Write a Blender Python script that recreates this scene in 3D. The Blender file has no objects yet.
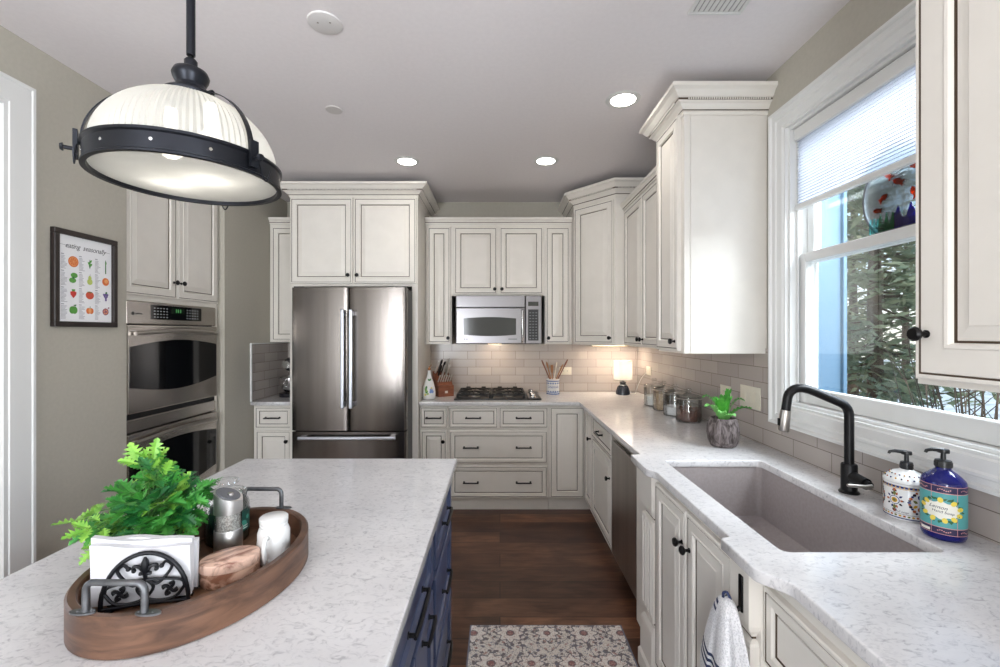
import bpy, bmesh, math, random
from mathutils import Vector, Matrix
random.seed(7)
S = bpy.context.scene
COL = S.collection
PI = math.pi

# ------------------------------------------------------------------ camera, world, lights, exposure
cd = bpy.data.cameras.new('camera')
cd.sensor_width = 36.0
cd.lens = 36.0 * 444 / 1000
cd.clip_start = 0.02
cam = bpy.data.objects.new('camera', cd)
cam.location = (0, 0, 1.475)
cam.rotation_euler = (PI / 2, 0, 0)
COL.objects.link(cam)
S.camera = cam
S.view_settings.view_transform = 'Standard'
S.view_settings.look = 'None'
S.view_settings.gamma = 1.0
S.view_settings.use_curve_mapping = False
S.view_settings.exposure = 0.12


def lin(c):
    c = c / 255.0
    return c / 12.92 if c <= 0.04045 else ((c + 0.055) / 1.055) ** 2.4


def C(r, g, b):
    return (lin(r), lin(g), lin(b), 1.0)


W = bpy.data.worlds.new('world')
S.world = W
W.use_nodes = True
wn, wl = W.node_tree.nodes, W.node_tree.links
wn.clear()
wo = wn.new('ShaderNodeOutputWorld')
wb = wn.new('ShaderNodeBackground')
wr = wn.new('ShaderNodeValToRGB')
wc = wn.new('ShaderNodeTexCoord')
wx = wn.new('ShaderNodeSeparateXYZ')
wl.new(wc.outputs['Generated'], wx.inputs[0])
wl.new(wx.outputs['Z'], wr.inputs[0])
wr.color_ramp.elements[0].position = 0.0
wr.color_ramp.elements[0].color = C(240, 236, 228)
wr.color_ramp.elements[1].position = 0.6
wr.color_ramp.elements[1].color = C(150, 190, 235)
e = wr.color_ramp.elements.new(0.16)
e.color = C(205, 225, 244)
wl.new(wr.outputs[0], wb.inputs[0])
wb.inputs[1].default_value = 1.7
sl_ = bpy.data.lights.new('sun', 'SUN')
sl_.energy = 2.2
sl_.angle = math.radians(6)
sl_.color = (1.0, 0.95, 0.88)
so_ = bpy.data.objects.new('sun', sl_)
so_.rotation_euler = (math.radians(18), math.radians(-35), 0)
so_.location = (-4, -2, 8)
COL.objects.link(so_)
wl.new(wb.outputs[0], wo.inputs[0])


def area(name, loc, rot, sx, sy, power, col=(1, 1, 1)):
    l = bpy.data.lights.new(name, 'AREA')
    l.shape = 'RECTANGLE'
    l.size, l.size_y = sx, sy
    l.energy = power
    l.color = col
    o = bpy.data.objects.new(name, l)
    o.location = loc
    o.rotation_euler = rot
    COL.objects.link(o)
    return o


# added fill lamps outside invented rear and hall openings; sky light at sink window
area('added_fill_rear_right', (1.75, -1.9, 1.35), (0, math.radians(106), 0), 2.2, 2.2, 225, (0.90, 0.95, 1.0))
area('added_fill_rear_left', (-2.45, -1.9, 1.35), (0, math.radians(-100), 0), 2.2, 1.6, 25, (0.90, 0.95, 1.0))
area('added_fill_rear_door', (-1.35, -3.62, 1.3), (math.radians(98), 0, 0), 1.0, 2.1, 165, (0.90, 0.95, 1.0))
area('daylight_sink_window', (2.35, 1.15, 2.75), (0, math.radians(52), 0), 1.3, 1.6, 170, (0.9, 0.95, 1.0))
area('added_fill_hall', (-3.62, 1.1, 1.5), (0, math.radians(-90), 0), 1.9, 1.2, 9, (0.9, 0.95, 1.0))


# ------------------------------------------------------------------ materials
def nodes(name):
    m = bpy.data.materials.new(name)
    m.use_nodes = True
    n, l = m.node_tree.nodes, m.node_tree.links
    return m, n, l, n['Principled BSDF']


def pm(name, col, rough=0.5, metal=0.0, **kw):
    m, n, l, b = nodes(name)
    b.inputs['Base Color'].default_value = col
    b.inputs['Roughness'].default_value = rough
    b.inputs['Metallic'].default_value = metal
    for k, v in kw.items():
        b.inputs[k.replace('_', ' ')].default_value = v
    return m


def tc(n, l, scale=(1, 1, 1), rot=(0, 0, 0), out='Object'):
    t = n.new('ShaderNodeTexCoord')
    mp = n.new('ShaderNodeMapping')
    mp.inputs['Scale'].default_value = scale
    mp.inputs['Rotation'].default_value = rot
    l.new(t.outputs[out], mp.inputs[0])
    return mp.outputs[0]


def noise(n, l, vec, scale, detail=4, rough=0.5, dist=0.0):
    t = n.new('ShaderNodeTexNoise')
    t.inputs['Scale'].default_value = scale
    t.inputs['Detail'].default_value = detail
    t.inputs['Roughness'].default_value = rough
    t.inputs['Distortion'].default_value = dist
    l.new(vec, t.inputs['Vector'])
    return t.outputs['Fac']


def ramp(n, l, fac, stops):
    r = n.new('ShaderNodeValToRGB')
    els = r.color_ramp.elements
    els[0].position, els[0].color = stops[0]
    els[1].position, els[1].color = stops[-1]
    for p, c in stops[1:-1]:
        e = els.new(p)
        e.color = c
    l.new(fac, r.inputs[0])
    return r.outputs[0]


def bump(n, l, h, b, strength=0.2, dist=0.01):
    bp = n.new('ShaderNodeBump')
    bp.inputs['Strength'].default_value = strength
    bp.inputs['Distance'].default_value = dist
    l.new(h, bp.inputs['Height'])
    l.new(bp.outputs[0], b.inputs['Normal'])


def noisy(name, c1, c2, scale, rough=0.5, metal=0.0, stretch=(1, 1, 1), bmp=0.0, lo=0.35, hi=0.65, dist=0.0):
    m, n, l, b = nodes(name)
    v = tc(n, l, stretch)
    f = noise(n, l, v, scale, 5, 0.55, dist)
    l.new(ramp(n, l, f, [(lo, c1), (hi, c2)]), b.inputs['Base Color'])
    b.inputs['Roughness'].default_value = rough
    b.inputs['Metallic'].default_value = metal
    if bmp:
        bump(n, l, f, b, bmp, 0.004)
    return m


M = {}
M['wall'] = noisy('greige_wall_paint', C(178, 173, 161), C(182, 177, 165), 60, 0.75, bmp=0.03)
M['ceiling'] = noisy('ceiling_paint', C(232, 227, 228), C(235, 230, 231), 50, 0.85)
M['paint'] = noisy('cream_cabinet_paint', C(226, 221, 213), C(230, 225, 217), 9, 0.38)
M['glaze'] = pm('dark_glaze', C(78, 62, 48), 0.6)
M['trim'] = pm('white_trim_paint', C(222, 222, 220), 0.4)
M['black'] = pm('matte_black_metal', C(26, 25, 26), 0.38, 0.6)
M['blackplastic'] = pm('black_plastic', C(18, 18, 20), 0.35)
M['blackenamel'] = pm('black_enamel', C(22, 21, 22), 0.28)
M['castiron'] = noisy('cast_iron', C(24, 24, 25), C(38, 37, 37), 90, 0.55, 0.3, bmp=0.2)
M['darkmetal'] = pm('blackened_steel', C(38, 40, 46), 0.36, 0.75)
M['chrome'] = pm('polished_steel', C(205, 205, 205), 0.16, 1.0)
M['nickel'] = pm('brushed_nickel', C(178, 172, 166), 0.3, 1.0)
M['rawsteel'] = noisy('raw_grey_steel', C(92, 94, 97), C(120, 121, 124), 30, 0.42, 0.85)
M['white'] = pm('white_ceramic', C(224, 224, 223), 0.22)
M['almond'] = pm('almond_plastic', C(228, 222, 205), 0.35)
M['navy'] = noisy('navy_cabinet_paint', C(50, 58, 82), C(54, 62, 88), 12, 0.36)
M['paper'] = pm('white_paper', C(240, 240, 242), 0.7)
M['ink'] = pm('dark_ink', C(60, 58, 62), 0.7)


def steel(name, stretch, base=(150, 147, 145), rough=0.24):
    m, n, l, b = nodes(name)
    v = tc(n, l, stretch)
    f = noise(n, l, v, 14, 3, 0.6)
    l.new(ramp(n, l, f, [(0.3, C(*[c - 7 for c in base])), (0.7, C(*[c + 7 for c in base]))]), b.inputs['Base Color'])
    b.inputs['Metallic'].default_value = 1.0
    b.inputs['Roughness'].default_value = rough
    b.inputs['Anisotropic'].default_value = 0.5
    bump(n, l, f, b, 0.06, 0.002)
    return m


M['steel_v'] = steel('brushed_steel_vertical', (1, 1, 0.02), (122, 116, 112), 0.24)
M['steel_oven'] = steel('warm_brushed_steel', (0.02, 0.02, 1), (204, 198, 192), 0.27)
M['steel_h'] = steel('brushed_steel_horizontal', (0.02, 0.02, 1), (176, 174, 174))


def quartz():
    m, n, l, b = nodes('speckled_white_quartz')
    v = tc(n, l, (1, 1.6, 1), (0, 0, 0.5))
    big = noise(n, l, v, 3.2, 6, 0.6, 0.6)
    vein = noise(n, l, v, 44, 6, 0.62, 1.4)
    a = ramp(n, l, big, [(0.3, C(206, 204, 205)), (0.7, C(222, 220, 220))])
    bcol = ramp(n, l, vein, [(0.33, C(160, 160, 166)), (0.40, C(222, 222, 225)), (0.50, C(255, 255, 255))])
    mx = n.new('ShaderNodeMix')
    mx.data_type = 'RGBA'
    mx.blend_type = 'MULTIPLY'
    mx.inputs['Factor'].default_value = 0.5
    l.new(a, mx.inputs['A'])
    l.new(bcol, mx.inputs['B'])
    l.new(mx.outputs['Result'], b.inputs['Base Color'])
    b.inputs['Roughness'].default_value = 0.13
    return m


M['quartz'] = quartz()


def planks():
    m, n, l, b = nodes('dark_walnut_planks')
    v = tc(n, l)
    br = n.new('ShaderNodeTexBrick')
    br.inputs['Scale'].default_value = 1.0
    br.inputs['Brick Width'].default_value = 1.35
    br.inputs['Row Height'].default_value = 0.165
    br.inputs['Mortar Size'].default_value = 0.0022
    br.inputs['Color1'].default_value = C(86, 56, 42)
    br.inputs['Color2'].default_value = C(152, 106, 80)
    br.inputs['Mortar'].default_value = C(38, 24, 18)
    br.offset = 0.37
    l.new(v, br.inputs['Vector'])
    v2 = tc(n, l, (1.2, 9, 1))
    g = noise(n, l, v2, 4, 8, 0.6, 1.0)
    v3 = tc(n, l, (1.5, 3, 1))
    g2 = noise(n, l, v3, 2.4, 3, 0.5, 0.6)
    gr = ramp(n, l, g, [(0.3, C(165, 155, 150)), (0.66, C(255, 255, 255))])
    gr2 = ramp(n, l, g2, [(0.32, C(170, 160, 155)), (0.6, C(255, 255, 255))])
    prev = br.outputs['Color']
    for x in (gr, gr2):
        mx = n.new('ShaderNodeMix')
        mx.data_type = 'RGBA'
        mx.blend_type = 'MULTIPLY'
        mx.inputs['Factor'].default_value = 0.85
        l.new(prev, mx.inputs['A'])
        l.new(x, mx.inputs['B'])
        prev = mx.outputs['Result']
    l.new(prev, b.inputs['Base Color'])
    b.inputs['Roughness'].default_value = 0.34
    bump(n, l, g, b, 0.08, 0.003)
    return m


M['planks'] = planks()


def tile(name, axes):
    """grey glazed running bond tile; axes picks the two object axes of the wall"""
    m, n, l, b = nodes(name)
    t = n.new('ShaderNodeTexCoord')
    sp = n.new('ShaderNodeSeparateXYZ')
    cb = n.new('ShaderNodeCombineXYZ')
    l.new(t.outputs['Object'], sp.inputs[0])
    l.new(sp.outputs[axes[0]], cb.inputs[0])
    l.new(sp.outputs[axes[1]], cb.inputs[1])
    br = n.new('ShaderNodeTexBrick')
    br.inputs['Scale'].default_value = 1.0
    br.inputs['Brick Width'].default_value = 0.231
    br.inputs['Row Height'].default_value = 0.0768
    br.inputs['Mortar Size'].default_value = 0.0016
    br.inputs['Mortar Smooth'].default_value = 0.3
    br.inputs['Color1'].default_value = C(172, 163, 157)
    br.inputs['Color2'].default_value = C(186, 177, 170)
    br.inputs['Mortar'].default_value = C(118, 108, 102)
    br.offset = 0.35
    l.new(cb.outputs[0], br.inputs['Vector'])
    l.new(br.outputs['Color'], b.inputs['Base Color'])
    b.inputs['Roughness'].default_value = 0.24
    inv = n.new('ShaderNodeMath')
    inv.operation = 'SUBTRACT'
    inv.inputs[0].default_value = 1.0
    l.new(br.outputs['Fac'], inv.inputs[1])
    bump(n, l, inv.outputs[0], b, 0.6, 0.003)
    return m


M['tile_x'] = tile('grey_tile_back', ('X', 'Z'))
M['tile_y'] = tile('grey_tile_side', ('Y', 'Z'))


def thin_glass(name, tint=(1, 1, 1, 1), gloss=0.10, rough=0.0, fres=0.8):
    m = bpy.data.materials.new(name)
    m.use_nodes = True
    n, l = m.node_tree.nodes, m.node_tree.links
    n.clear()
    o = n.new('ShaderNodeOutputMaterial')
    t = n.new('ShaderNodeBsdfTransparent')
    t.inputs[0].default_value = tint
    g = n.new('ShaderNodeBsdfGlossy')
    g.inputs['Roughness'].default_value = rough
    lw = n.new('ShaderNodeLayerWeight')
    lw.inputs['Blend'].default_value = 0.25
    mt = n.new('ShaderNodeMath')
    mt.operation = 'MULTIPLY_ADD'
    mt.inputs[1].default_value = fres
    mt.inputs[2].default_value = gloss * 0.4
    l.new(lw.outputs['Fresnel'], mt.inputs[0])
    mx = n.new('ShaderNodeMixShader')
    l.new(mt.outputs[0], mx.inputs[0])
    l.new(t.outputs[0], mx.inputs[1])
    l.new(g.outputs[0], mx.inputs[2])
    l.new(mx.outputs[0], o.inputs[0])
    return m


M['pane'] = thin_glass('window_glass', (0.97, 0.985, 0.985, 1), 0.02, 0.0, 0.18)
M['glass'] = thin_glass('clear_jar_glass', (0.97, 0.98, 0.98, 1), 0.14, 0.0, 0.6)


def translucent(name, col, mixt=0.5, rough=0.5, em=None):
    m = bpy.data.materials.new(name)
    m.use_nodes = True
    n, l = m.node_tree.nodes, m.node_tree.links
    n.clear()
    o = n.new('ShaderNodeOutputMaterial')
    d = n.new('ShaderNodeBsdfDiffuse')
    t = n.new('ShaderNodeBsdfTranslucent')
    d.inputs[0].default_value = col
    t.inputs[0].default_value = col
    mx = n.new('ShaderNodeMixShader')
    mx.inputs[0].default_value = mixt
    l.new(d.outputs[0], mx.inputs[1])
    l.new(t.outputs[0], mx.inputs[2])
    l.new(mx.outputs[0], o.inputs[0])
    return m


M['shade_cloth'] = translucent('white_lamp_shade', C(244, 241, 236), 0.6)
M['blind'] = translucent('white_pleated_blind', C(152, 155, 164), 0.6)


def emit(name, col, s):
    m, n, l, b = nodes(name)
    b.inputs['Base Color'].default_value = col
    b.inputs['Emission Color'].default_value = col
    b.inputs['Emission Strength'].default_value = s
    return m


M['downlight'] = emit('downlight_glow', C(255, 250, 242), 22)
M['bulb'] = emit('bulb_glow', C(255, 246, 230), 6)
M['led_green'] = emit('green_display', C(70, 150, 80), 0.15)


# ------------------------------------------------------------------ mesh helpers
class MB:
    def __init__(self):
        self.bm = bmesh.new()

    def face(self, vs, mat=0):
        try:
            f = self.bm.faces.new(vs)
            f.material_index = mat
            return f
        except ValueError:
            return None

    def v(self, *p):
        return self.bm.verts.new(p)

    def box(self, x0, x1, y0, y1, z0, z1, mat=0, bev=0.0, seg=1):
        vs = [self.v(x, y, z) for z in (z0, z1) for y in (y0, y1) for x in (x0, x1)]
        idx = [(0, 2, 3, 1), (4, 5, 7, 6), (0, 1, 5, 4), (2, 6, 7, 3), (0, 4, 6, 2), (1, 3, 7, 5)]
        fs = [self.face([vs[i] for i in q], mat) for q in idx]
        if bev:
            es = list({e for f in fs for e in f.edges})
            r = bmesh.ops.bevel(self.bm, geom=es, offset=bev, segments=seg, profile=0.5, affect='EDGES')
            for f in r['faces']:
                f.material_index = mat
        return self

    def prism(self, poly, z0, z1, mat=0, M4=None):
        """poly: list of (x, y); extruded along z; optional matrix"""
        a = [Vector((p[0], p[1], z0)) for p in poly]
        b = [Vector((p[0], p[1], z1)) for p in poly]
        if M4:
            a = [M4 @ p for p in a]
            b = [M4 @ p for p in b]
        a = [self.v(*p) for p in a]
        b = [self.v(*p) for p in b]
        n = len(poly)
        self.face(a[::-1], mat)
        self.face(b, mat)
        for i in range(n):
            j = (i + 1) % n
            self.face([a[i], a[j], b[j], b[i]], mat)
        return self

    def lathe(self, prof, seg=24, c=(0, 0, 0), mat=0, axis='z', sx=1.0, sy=1.0, mats=None, capb=True, capt=True):
        rings = []
        for r, z in prof:
            if r < 1e-6:
                rings.append([self._ax(0, 0, z, c, axis)])
            else:
                rings.append([self._ax(r * math.cos(2 * PI * k / seg) * sx, r * math.sin(2 * PI * k / seg) * sy, z, c, axis) for k in range(seg)])
        for i in range(len(rings) - 1):
            a, b = rings[i], rings[i + 1]
            mi = mats[i] if mats else mat
            for k in range(seg):
                j = (k + 1) % seg
                if len(a) == 1 and len(b) == 1:
                    break
                if len(a) == 1:
                    self.face([a[0], b[j], b[k]], mi)
                elif len(b) == 1:
                    self.face([a[k], a[j], b[0]], mi)
                else:
                    self.face([a[k], a[j], b[j], b[k]], mi)
        if capb and len(rings[0]) > 1:
            self.face(rings[0][::-1], mats[0] if mats else mat)
        if capt and len(rings[-1]) > 1:
            self.face(rings[-1], mats[-1] if mats else mat)
        return self

    def _ax(self, x, y, z, c, axis):
        if axis == 'z':
            p = (x, y, z)
        elif axis == 'x':
            p = (z, x, y)
        elif axis == '-x':
            p = (-z, y, x)
        elif axis == '-y':
            p = (x, -z, y)
        else:
            p = (y, z, x)
        return self.v(c[0] + p[0], c[1] + p[1], c[2] + p[2])

    def tube(self, pts, r, seg=8, mat=0, closed=False, caps=True):
        pts = [Vector(p) for p in pts]
        n = len(pts)
        rs = r if isinstance(r, (list, tuple)) else [r] * n
        t0 = (pts[1] - pts[0]).normalized()
        up = Vector((0, 0, 1)) if abs(t0.z) < 0.9 else Vector((1, 0, 0))
        nrm = (up - t0 * up.dot(t0)).normalized()
        rings = []
        for i in range(n):
            if closed:
                t = (pts[(i + 1) % n] - pts[i - 1]).normalized()
            elif i == 0:
                t = t0
            elif i == n - 1:
                t = (pts[-1] - pts[-2]).normalized()
            else:
                t = ((pts[i + 1] - pts[i]).normalized() + (pts[i] - pts[i - 1]).normalized())
                t = t.normalized() if t.length > 1e-6 else (pts[i + 1] - pts[i]).normalized()
            nrm = nrm - t * nrm.dot(t)
            nrm = nrm.normalized() if nrm.length > 1e-6 else Vector((1, 0, 0))
            bn = t.cross(nrm)
            rings.append([self.v(*(pts[i] + (nrm * math.cos(2 * PI * k / seg) + bn * math.sin(2 * PI * k / seg)) * rs[i])) for k in range(seg)])
        m = n if closed else n - 1
        for i in range(m):
            a, b = rings[i], rings[(i + 1) % n]
            for k in range(seg):
                j = (k + 1) % seg
                self.face([a[k], a[j], b[j], b[k]], mat)
        if caps and not closed:
            self.face(rings[0][::-1], mat)
            self.face(rings[-1], mat)
        return self

    def sphere(self, c, r, seg=12, mat=0, sz=1.0):
        n = max(6, seg // 2)
        prof = [(r * math.sin(PI * i / n), -r * sz * math.cos(PI * i / n)) for i in range(n + 1)]
        prof[0] = (0, -r * sz)
        prof[-1] = (0, r * sz)
        return self.lathe(prof, seg, c, mat)

    def sweep(self, path, prof, mats=None, closed=False, side=1, caps=True):
        """path: 2D points; prof: (out, z) pairs; mitred; out is to the right of the path for side=1"""
        P = [Vector(p) for p in path]
        n = len(P)
        offs = []
        for i in range(n):
            ds = []
            if closed or i > 0:
                ds.append((P[i] - P[i - 1]).normalized())
            if closed or i < n - 1:
                ds.append((P[(i + 1) % n] - P[i]).normalized())
            ns = [Vector((d.y, -d.x)) * side for d in ds]
            if len(ns) == 2:
                k = 1 + ns[0].dot(ns[1])
                o = (ns[0] + ns[1]) / max(k, 0.2)
            else:
                o = ns[0]
            offs.append(o)
        rings = [[self.v(P[i].x + offs[i].x * q[0], P[i].y + offs[i].y * q[0], q[1]) for q in prof] for i in range(n)]
        k = len(prof)
        m = n if closed else n - 1
        for i in range(m):
            a, b = rings[i], rings[(i + 1) % n]
            for q in range(k - 1):
                self.face([a[q], b[q], b[q + 1], a[q + 1]] if side == 1 else [a[q], a[q + 1], b[q + 1], b[q]], mats[q] if mats else 0)
        if caps and not closed:
            self.face(rings[0][::-1] if side != 1 else rings[0], 0)
            self.face(rings[-1] if side != 1 else rings[-1][::-1], 0)
        return self

    def ringpanel(self, x0, x1, z0, z1, rings):
        prev = None
        for k, (ins, y, mat) in enumerate(rings):
            loop = [self.v(x0 + ins, y, z0 + ins), self.v(x1 - ins, y, z0 + ins), self.v(x1 - ins, y, z1 - ins), self.v(x0 + ins, y, z1 - ins)]
            if prev is None:
                self.face(loop[::-1], mat)
            else:
                for i in range(4):
                    j = (i + 1) % 4
                    self.face([prev[i], prev[j], loop[j], loop[i]], mat)
            prev = loop
        self.face(prev, rings[-1][2] if rings[-1][2] != 1 else 0)
        return self

    def build(self, name, mats, parent=None, loc=None, rot=None, smooth=None):
        bmesh.ops.remove_doubles(self.bm, verts=self.bm.verts, dist=1e-6)
        bmesh.ops.recalc_face_normals(self.bm, faces=self.bm.faces)
        me = bpy.data.meshes.new(name)
        self.bm.to_mesh(me)
        self.bm.free()
        return mkobj(name, me, mats, parent, loc, rot, smooth)


def mkobj(name, me, mats, parent=None, loc=None, rot=None, smooth=None):
    for m in (mats if isinstance(mats, (list, tuple)) else [mats]):
        me.materials.append(m)
    if smooth is not None:
        me.polygons.foreach_set('use_smooth', [True] * len(me.polygons))
        me.set_sharp_from_angle(angle=math.radians(smooth))
    o = bpy.data.objects.new(name, me)
    COL.objects.link(o)
    if parent:
        o.parent = parent
    if loc:
        o.location = loc
    if rot:
        o.rotation_euler = rot
    return o


def tag(o, label=None, cat=None, group=None, kind=None):
    if label:
        o['label'] = label
    if cat:
        o['category'] = cat
    if group:
        o['group'] = group
    if kind:
        o['kind'] = kind
    return o


def root(name, label, cat, loc, rz=0.0, group=None, kind=None):
    o = bpy.data.objects.new(name, None)
    o.empty_display_size = 0.05
    COL.objects.link(o)
    o.location = loc
    o.rotation_euler = (0, 0, rz)
    return tag(o, label, cat, group, kind)


def kids(o):
    return [c for c in bpy.data.objects if c.parent == o]


def copy_tree(o, parent=None):
    c = o.copy()
    COL.objects.link(c)
    c.parent = parent
    for k in kids(o):
        copy_tree(k, c)
    return c


def text_mesh(txt, size, shear=0.0, extrude=0.0, spacing=1.0):
    cu = bpy.data.curves.new('t', 'FONT')
    cu.body = txt
    cu.size = size
    cu.shear = shear
    cu.extrude = extrude
    cu.space_character = spacing
    cu.align_x = 'CENTER'
    cu.align_y = 'CENTER'
    cu.resolution_u = 3
    o = bpy.data.objects.new('t', cu)
    COL.objects.link(o)
    dg = bpy.context.evaluated_depsgraph_get()
    me = bpy.data.meshes.new_from_object(o.evaluated_get(dg))
    bpy.data.objects.remove(o)
    bpy.data.curves.remove(cu)
    return me


def curve_slab(outer, holes, z0, z1, bev=0.004):
    """filled polygon with holes and eased edges -> mesh"""
    cu = bpy.data.curves.new('s', 'CURVE')
    cu.dimensions = '2D'
    cu.fill_mode = 'BOTH'
    for poly in [outer] + list(holes):
        sp = cu.splines.new('POLY')
        sp.points.add(len(poly) - 1)
        for p, q in zip(sp.points, poly):
            p.co = (q[0], q[1], 0, 1)
        sp.use_cyclic_u = True
    h = (z1 - z0) / 2
    cu.extrude = h - bev
    cu.bevel_depth = bev
    cu.bevel_resolution = 2
    cu.offset = -bev
    o = bpy.data.objects.new('s', cu)
    COL.objects.link(o)
    dg = bpy.context.evaluated_depsgraph_get()
    me = bpy.data.meshes.new_from_object(o.evaluated_get(dg))
    bpy.data.objects.remove(o)
    bpy.data.curves.remove(cu)
    me.transform(Matrix.Translation((0, 0, (z0 + z1) / 2)))
    return me


def arc(cx, cy, r, a0, a1, n):
    return [(cx + r * math.cos(a0 + (a1 - a0) * i / n), cy + r * math.sin(a0 + (a1 - a0) * i / n)) for i in range(n + 1)]


def rrect(x0, x1, y0, y1, r, n=5):
    return (arc(x1 - r, y0 + r, r, -PI / 2, 0, n) + arc(x1 - r, y1 - r, r, 0, PI / 2, n)
            + arc(x0 + r, y1 - r, r, PI / 2, PI, n) + arc(x0 + r, y0 + r, r, PI, 1.5 * PI, n))


def bez(p0, p1, p2, p3, n=10):
    out = []
    for i in range(n + 1):
        t = i / n
        out.append(tuple((1 - t) ** 3 * a + 3 * t * (1 - t) ** 2 * b + 3 * t * t * (1 - t) * c + t ** 3 * d for a, b, c, d in zip(p0, p1, p2, p3)))
    return out


def smooth_path(pts, n=6):
    """Catmull-Rom through pts"""
    P = [Vector(p) for p in pts]
    out = []
    for i in range(len(P) - 1):
        a = P[i - 1] if i > 0 else P[i] * 2 - P[i + 1]
        b, c = P[i], P[i + 1]
        d = P[i + 2] if i + 2 < len(P) else c * 2 - b
        for k in range(n):
            t = k / n
            out.append(0.5 * ((2 * b) + (c - a) * t + (2 * a - 5 * b + 4 * c - d) * t * t + (-a + 3 * b - 3 * c + d) * t ** 3))
    out.append(P[-1])
    return out


def wrap(mb, poly, R, mat=0, ang0=0.0, off=0.0006, z0=0.0, c=(0, 0)):
    """flat 2D polygon (u = arc length, v = height) laid on a cylinder of radius R"""
    vs = []
    r = R + off
    for u, v in poly:
        a = ang0 + u / R
        vs.append(mb.v(c[0] + r * math.cos(a), c[1] + r * math.sin(a), z0 + v))
    return mb.face(vs, mat)


def wrap_band(mb, u0, u1, v0, v1, R, mat=0, ang0=0.0, off=0.0006, n=24, z0=0.0):
    for i in range(n):
        a, b = u0 + (u1 - u0) * i / n, u0 + (u1 - u0) * (i + 1) / n
        wrap(mb, [(a, v0), (b, v0), (b, v1), (a, v1)], R, mat, ang0, off, z0)


def wrap_text(mb, txt, size, u, v, R, mat, ang0, off=0.0012, shear=0.0, z0=0.0, tilt=0.0):
    me = text_mesh(txt, size, shear)
    ct, st = math.cos(tilt), math.sin(tilt)
    for p in me.polygons:
        poly = []
        for i in p.vertices:
            co = me.vertices[i].co
            poly.append((u + co.x * ct - co.y * st, v + co.x * st + co.y * ct))
        wrap(mb, poly, R, mat, ang0, off, z0)
    bpy.data.meshes.remove(me)


def disc(u, v, r, n=10, sx=1.0, sy=1.0, rot=0.0):
    o = []
    for i in range(n):
        a = 2 * PI * i / n
        x, y = r * sx * math.cos(a), r * sy * math.sin(a)
        o.append((u + x * math.cos(rot) - y * math.sin(rot), v + x * math.sin(rot) + y * math.cos(rot)))
    return o


def leaf2(u, v, ln, w, rot):
    pts = [(0, 0), (0.3, 0.5), (0.65, 0.4), (1, 0), (0.65, -0.4), (0.3, -0.5)]
    return [(u + (x * ln) * math.cos(rot) - (y * w) * math.sin(rot), v + (x * ln) * math.sin(rot) + (y * w) * math.cos(rot)) for x, y in pts]


# ------------------------------------------------------------------ room shell
XR, XL, YB, ZC, YR = 1.33, -2.05, 4.28, 2.74, -3.2


def struct(mb, name, mats, label=None, **kw):
    return tag(mb.build(name, mats, **kw), label, kind='structure')


mb = MB()
mb.box(-3.45, 1.5, YR - 0.15, YB + 0.15, -0.1, 0)
struct(mb, 'floor', M['planks'], 'dark walnut plank floor')
mb = MB()
mb.box(-3.45, 1.5, YR - 0.15, YB + 0.15, ZC, ZC + 0.1)
struct(mb, 'ceiling', M['ceiling'], 'plain off-white ceiling')
mb = MB()
mb.box(-3.45, 1.53, YB, YB + 0.15, 0, ZC)
struct(mb, 'wall_back', M['wall'], 'greige wall behind the range and refrigerator')
# right wall with the window hole
WY0, WY1, WZ0, WZ1 = 1.085, 2.047, 1.15, 2.42
mb = MB()
mb.box(XR, XR + 0.119, -0.75, WY0, 0, ZC)
mb.box(XR, XR + 0.119, YR, -3.05, 0, ZC)
mb.box(XR, XR + 0.119, -3.05, -0.75, 0, 0.25)
mb.box(XR, XR + 0.119, -3.05, -0.75, 2.45, ZC)
mb.box(XR, XR + 0.119, WY1, YB, 0, ZC)
mb.box(XR, XR + 0.119, WY0, WY1, 0, WZ0)
mb.box(XR, XR + 0.119, WY0, WY1, WZ1, ZC)
struct(mb, 'wall_right', M['wall'], 'greige wall around the sink window')
# left wall: doorway at the near end, oven niche
OY0, OY1 = 2.437, 3.305
mb = MB()
mb.box(XL - 0.15, XL, 1.825, OY0, 0, ZC)
mb.box(XL - 0.15, XL, -1.05, 0.40, 0, ZC)
mb.box(XL - 0.15, XL, YR, -2.75, 0, ZC)
mb.box(XL - 0.15, XL, -2.75, -1.05, 0, 0.25)
mb.box(XL - 0.15, XL, -2.75, -1.05, 2.45, ZC)
mb.box(XL - 0.15, XL, 0.40, 1.825, 2.425, ZC)
mb.box(XL - 0.15, XL, OY1, YB, 0, ZC)
mb.box(XL - 0.15, XL, OY0, OY1, 2.52, ZC)
mb.box(XL - 0.80, XL - 0.15, OY0 - 0.1, OY0, 0, ZC)
mb.box(XL - 0.80, XL - 0.15, OY1, OY1 + 0.1, 0, ZC)
mb.box(XL - 0.80, XL - 0.70, OY0, OY1, 0, ZC)
struct(mb, 'wall_left', M['wall'], 'greige wall with the oven niche and the picture')
# rear wall with a door gap added for fill light, hall beyond the doorway
mb = MB()
mb.box(-3.45, -1.9, YR - 0.15, YR, 0, ZC)
mb.box(-0.8, 1.53, YR - 0.15, YR, 0, ZC)
mb.box(-1.9, -0.8, YR - 0.15, YR, 2.4, ZC)
struct(mb, 'wall_rear', M['wall'])
mb = MB()
mb.box(-3.45, -3.3, YR, 0.4, 0, ZC)
mb.box(-3.45, -3.3, 1.8, YB, 0, ZC)
mb.box(-3.45, -3.3, 0.4, 1.8, 0, 0.5)
mb.box(-3.45, -3.3, 0.4, 1.8, 2.45, ZC)
struct(mb, 'wall_hall', M['wall'])

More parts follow.
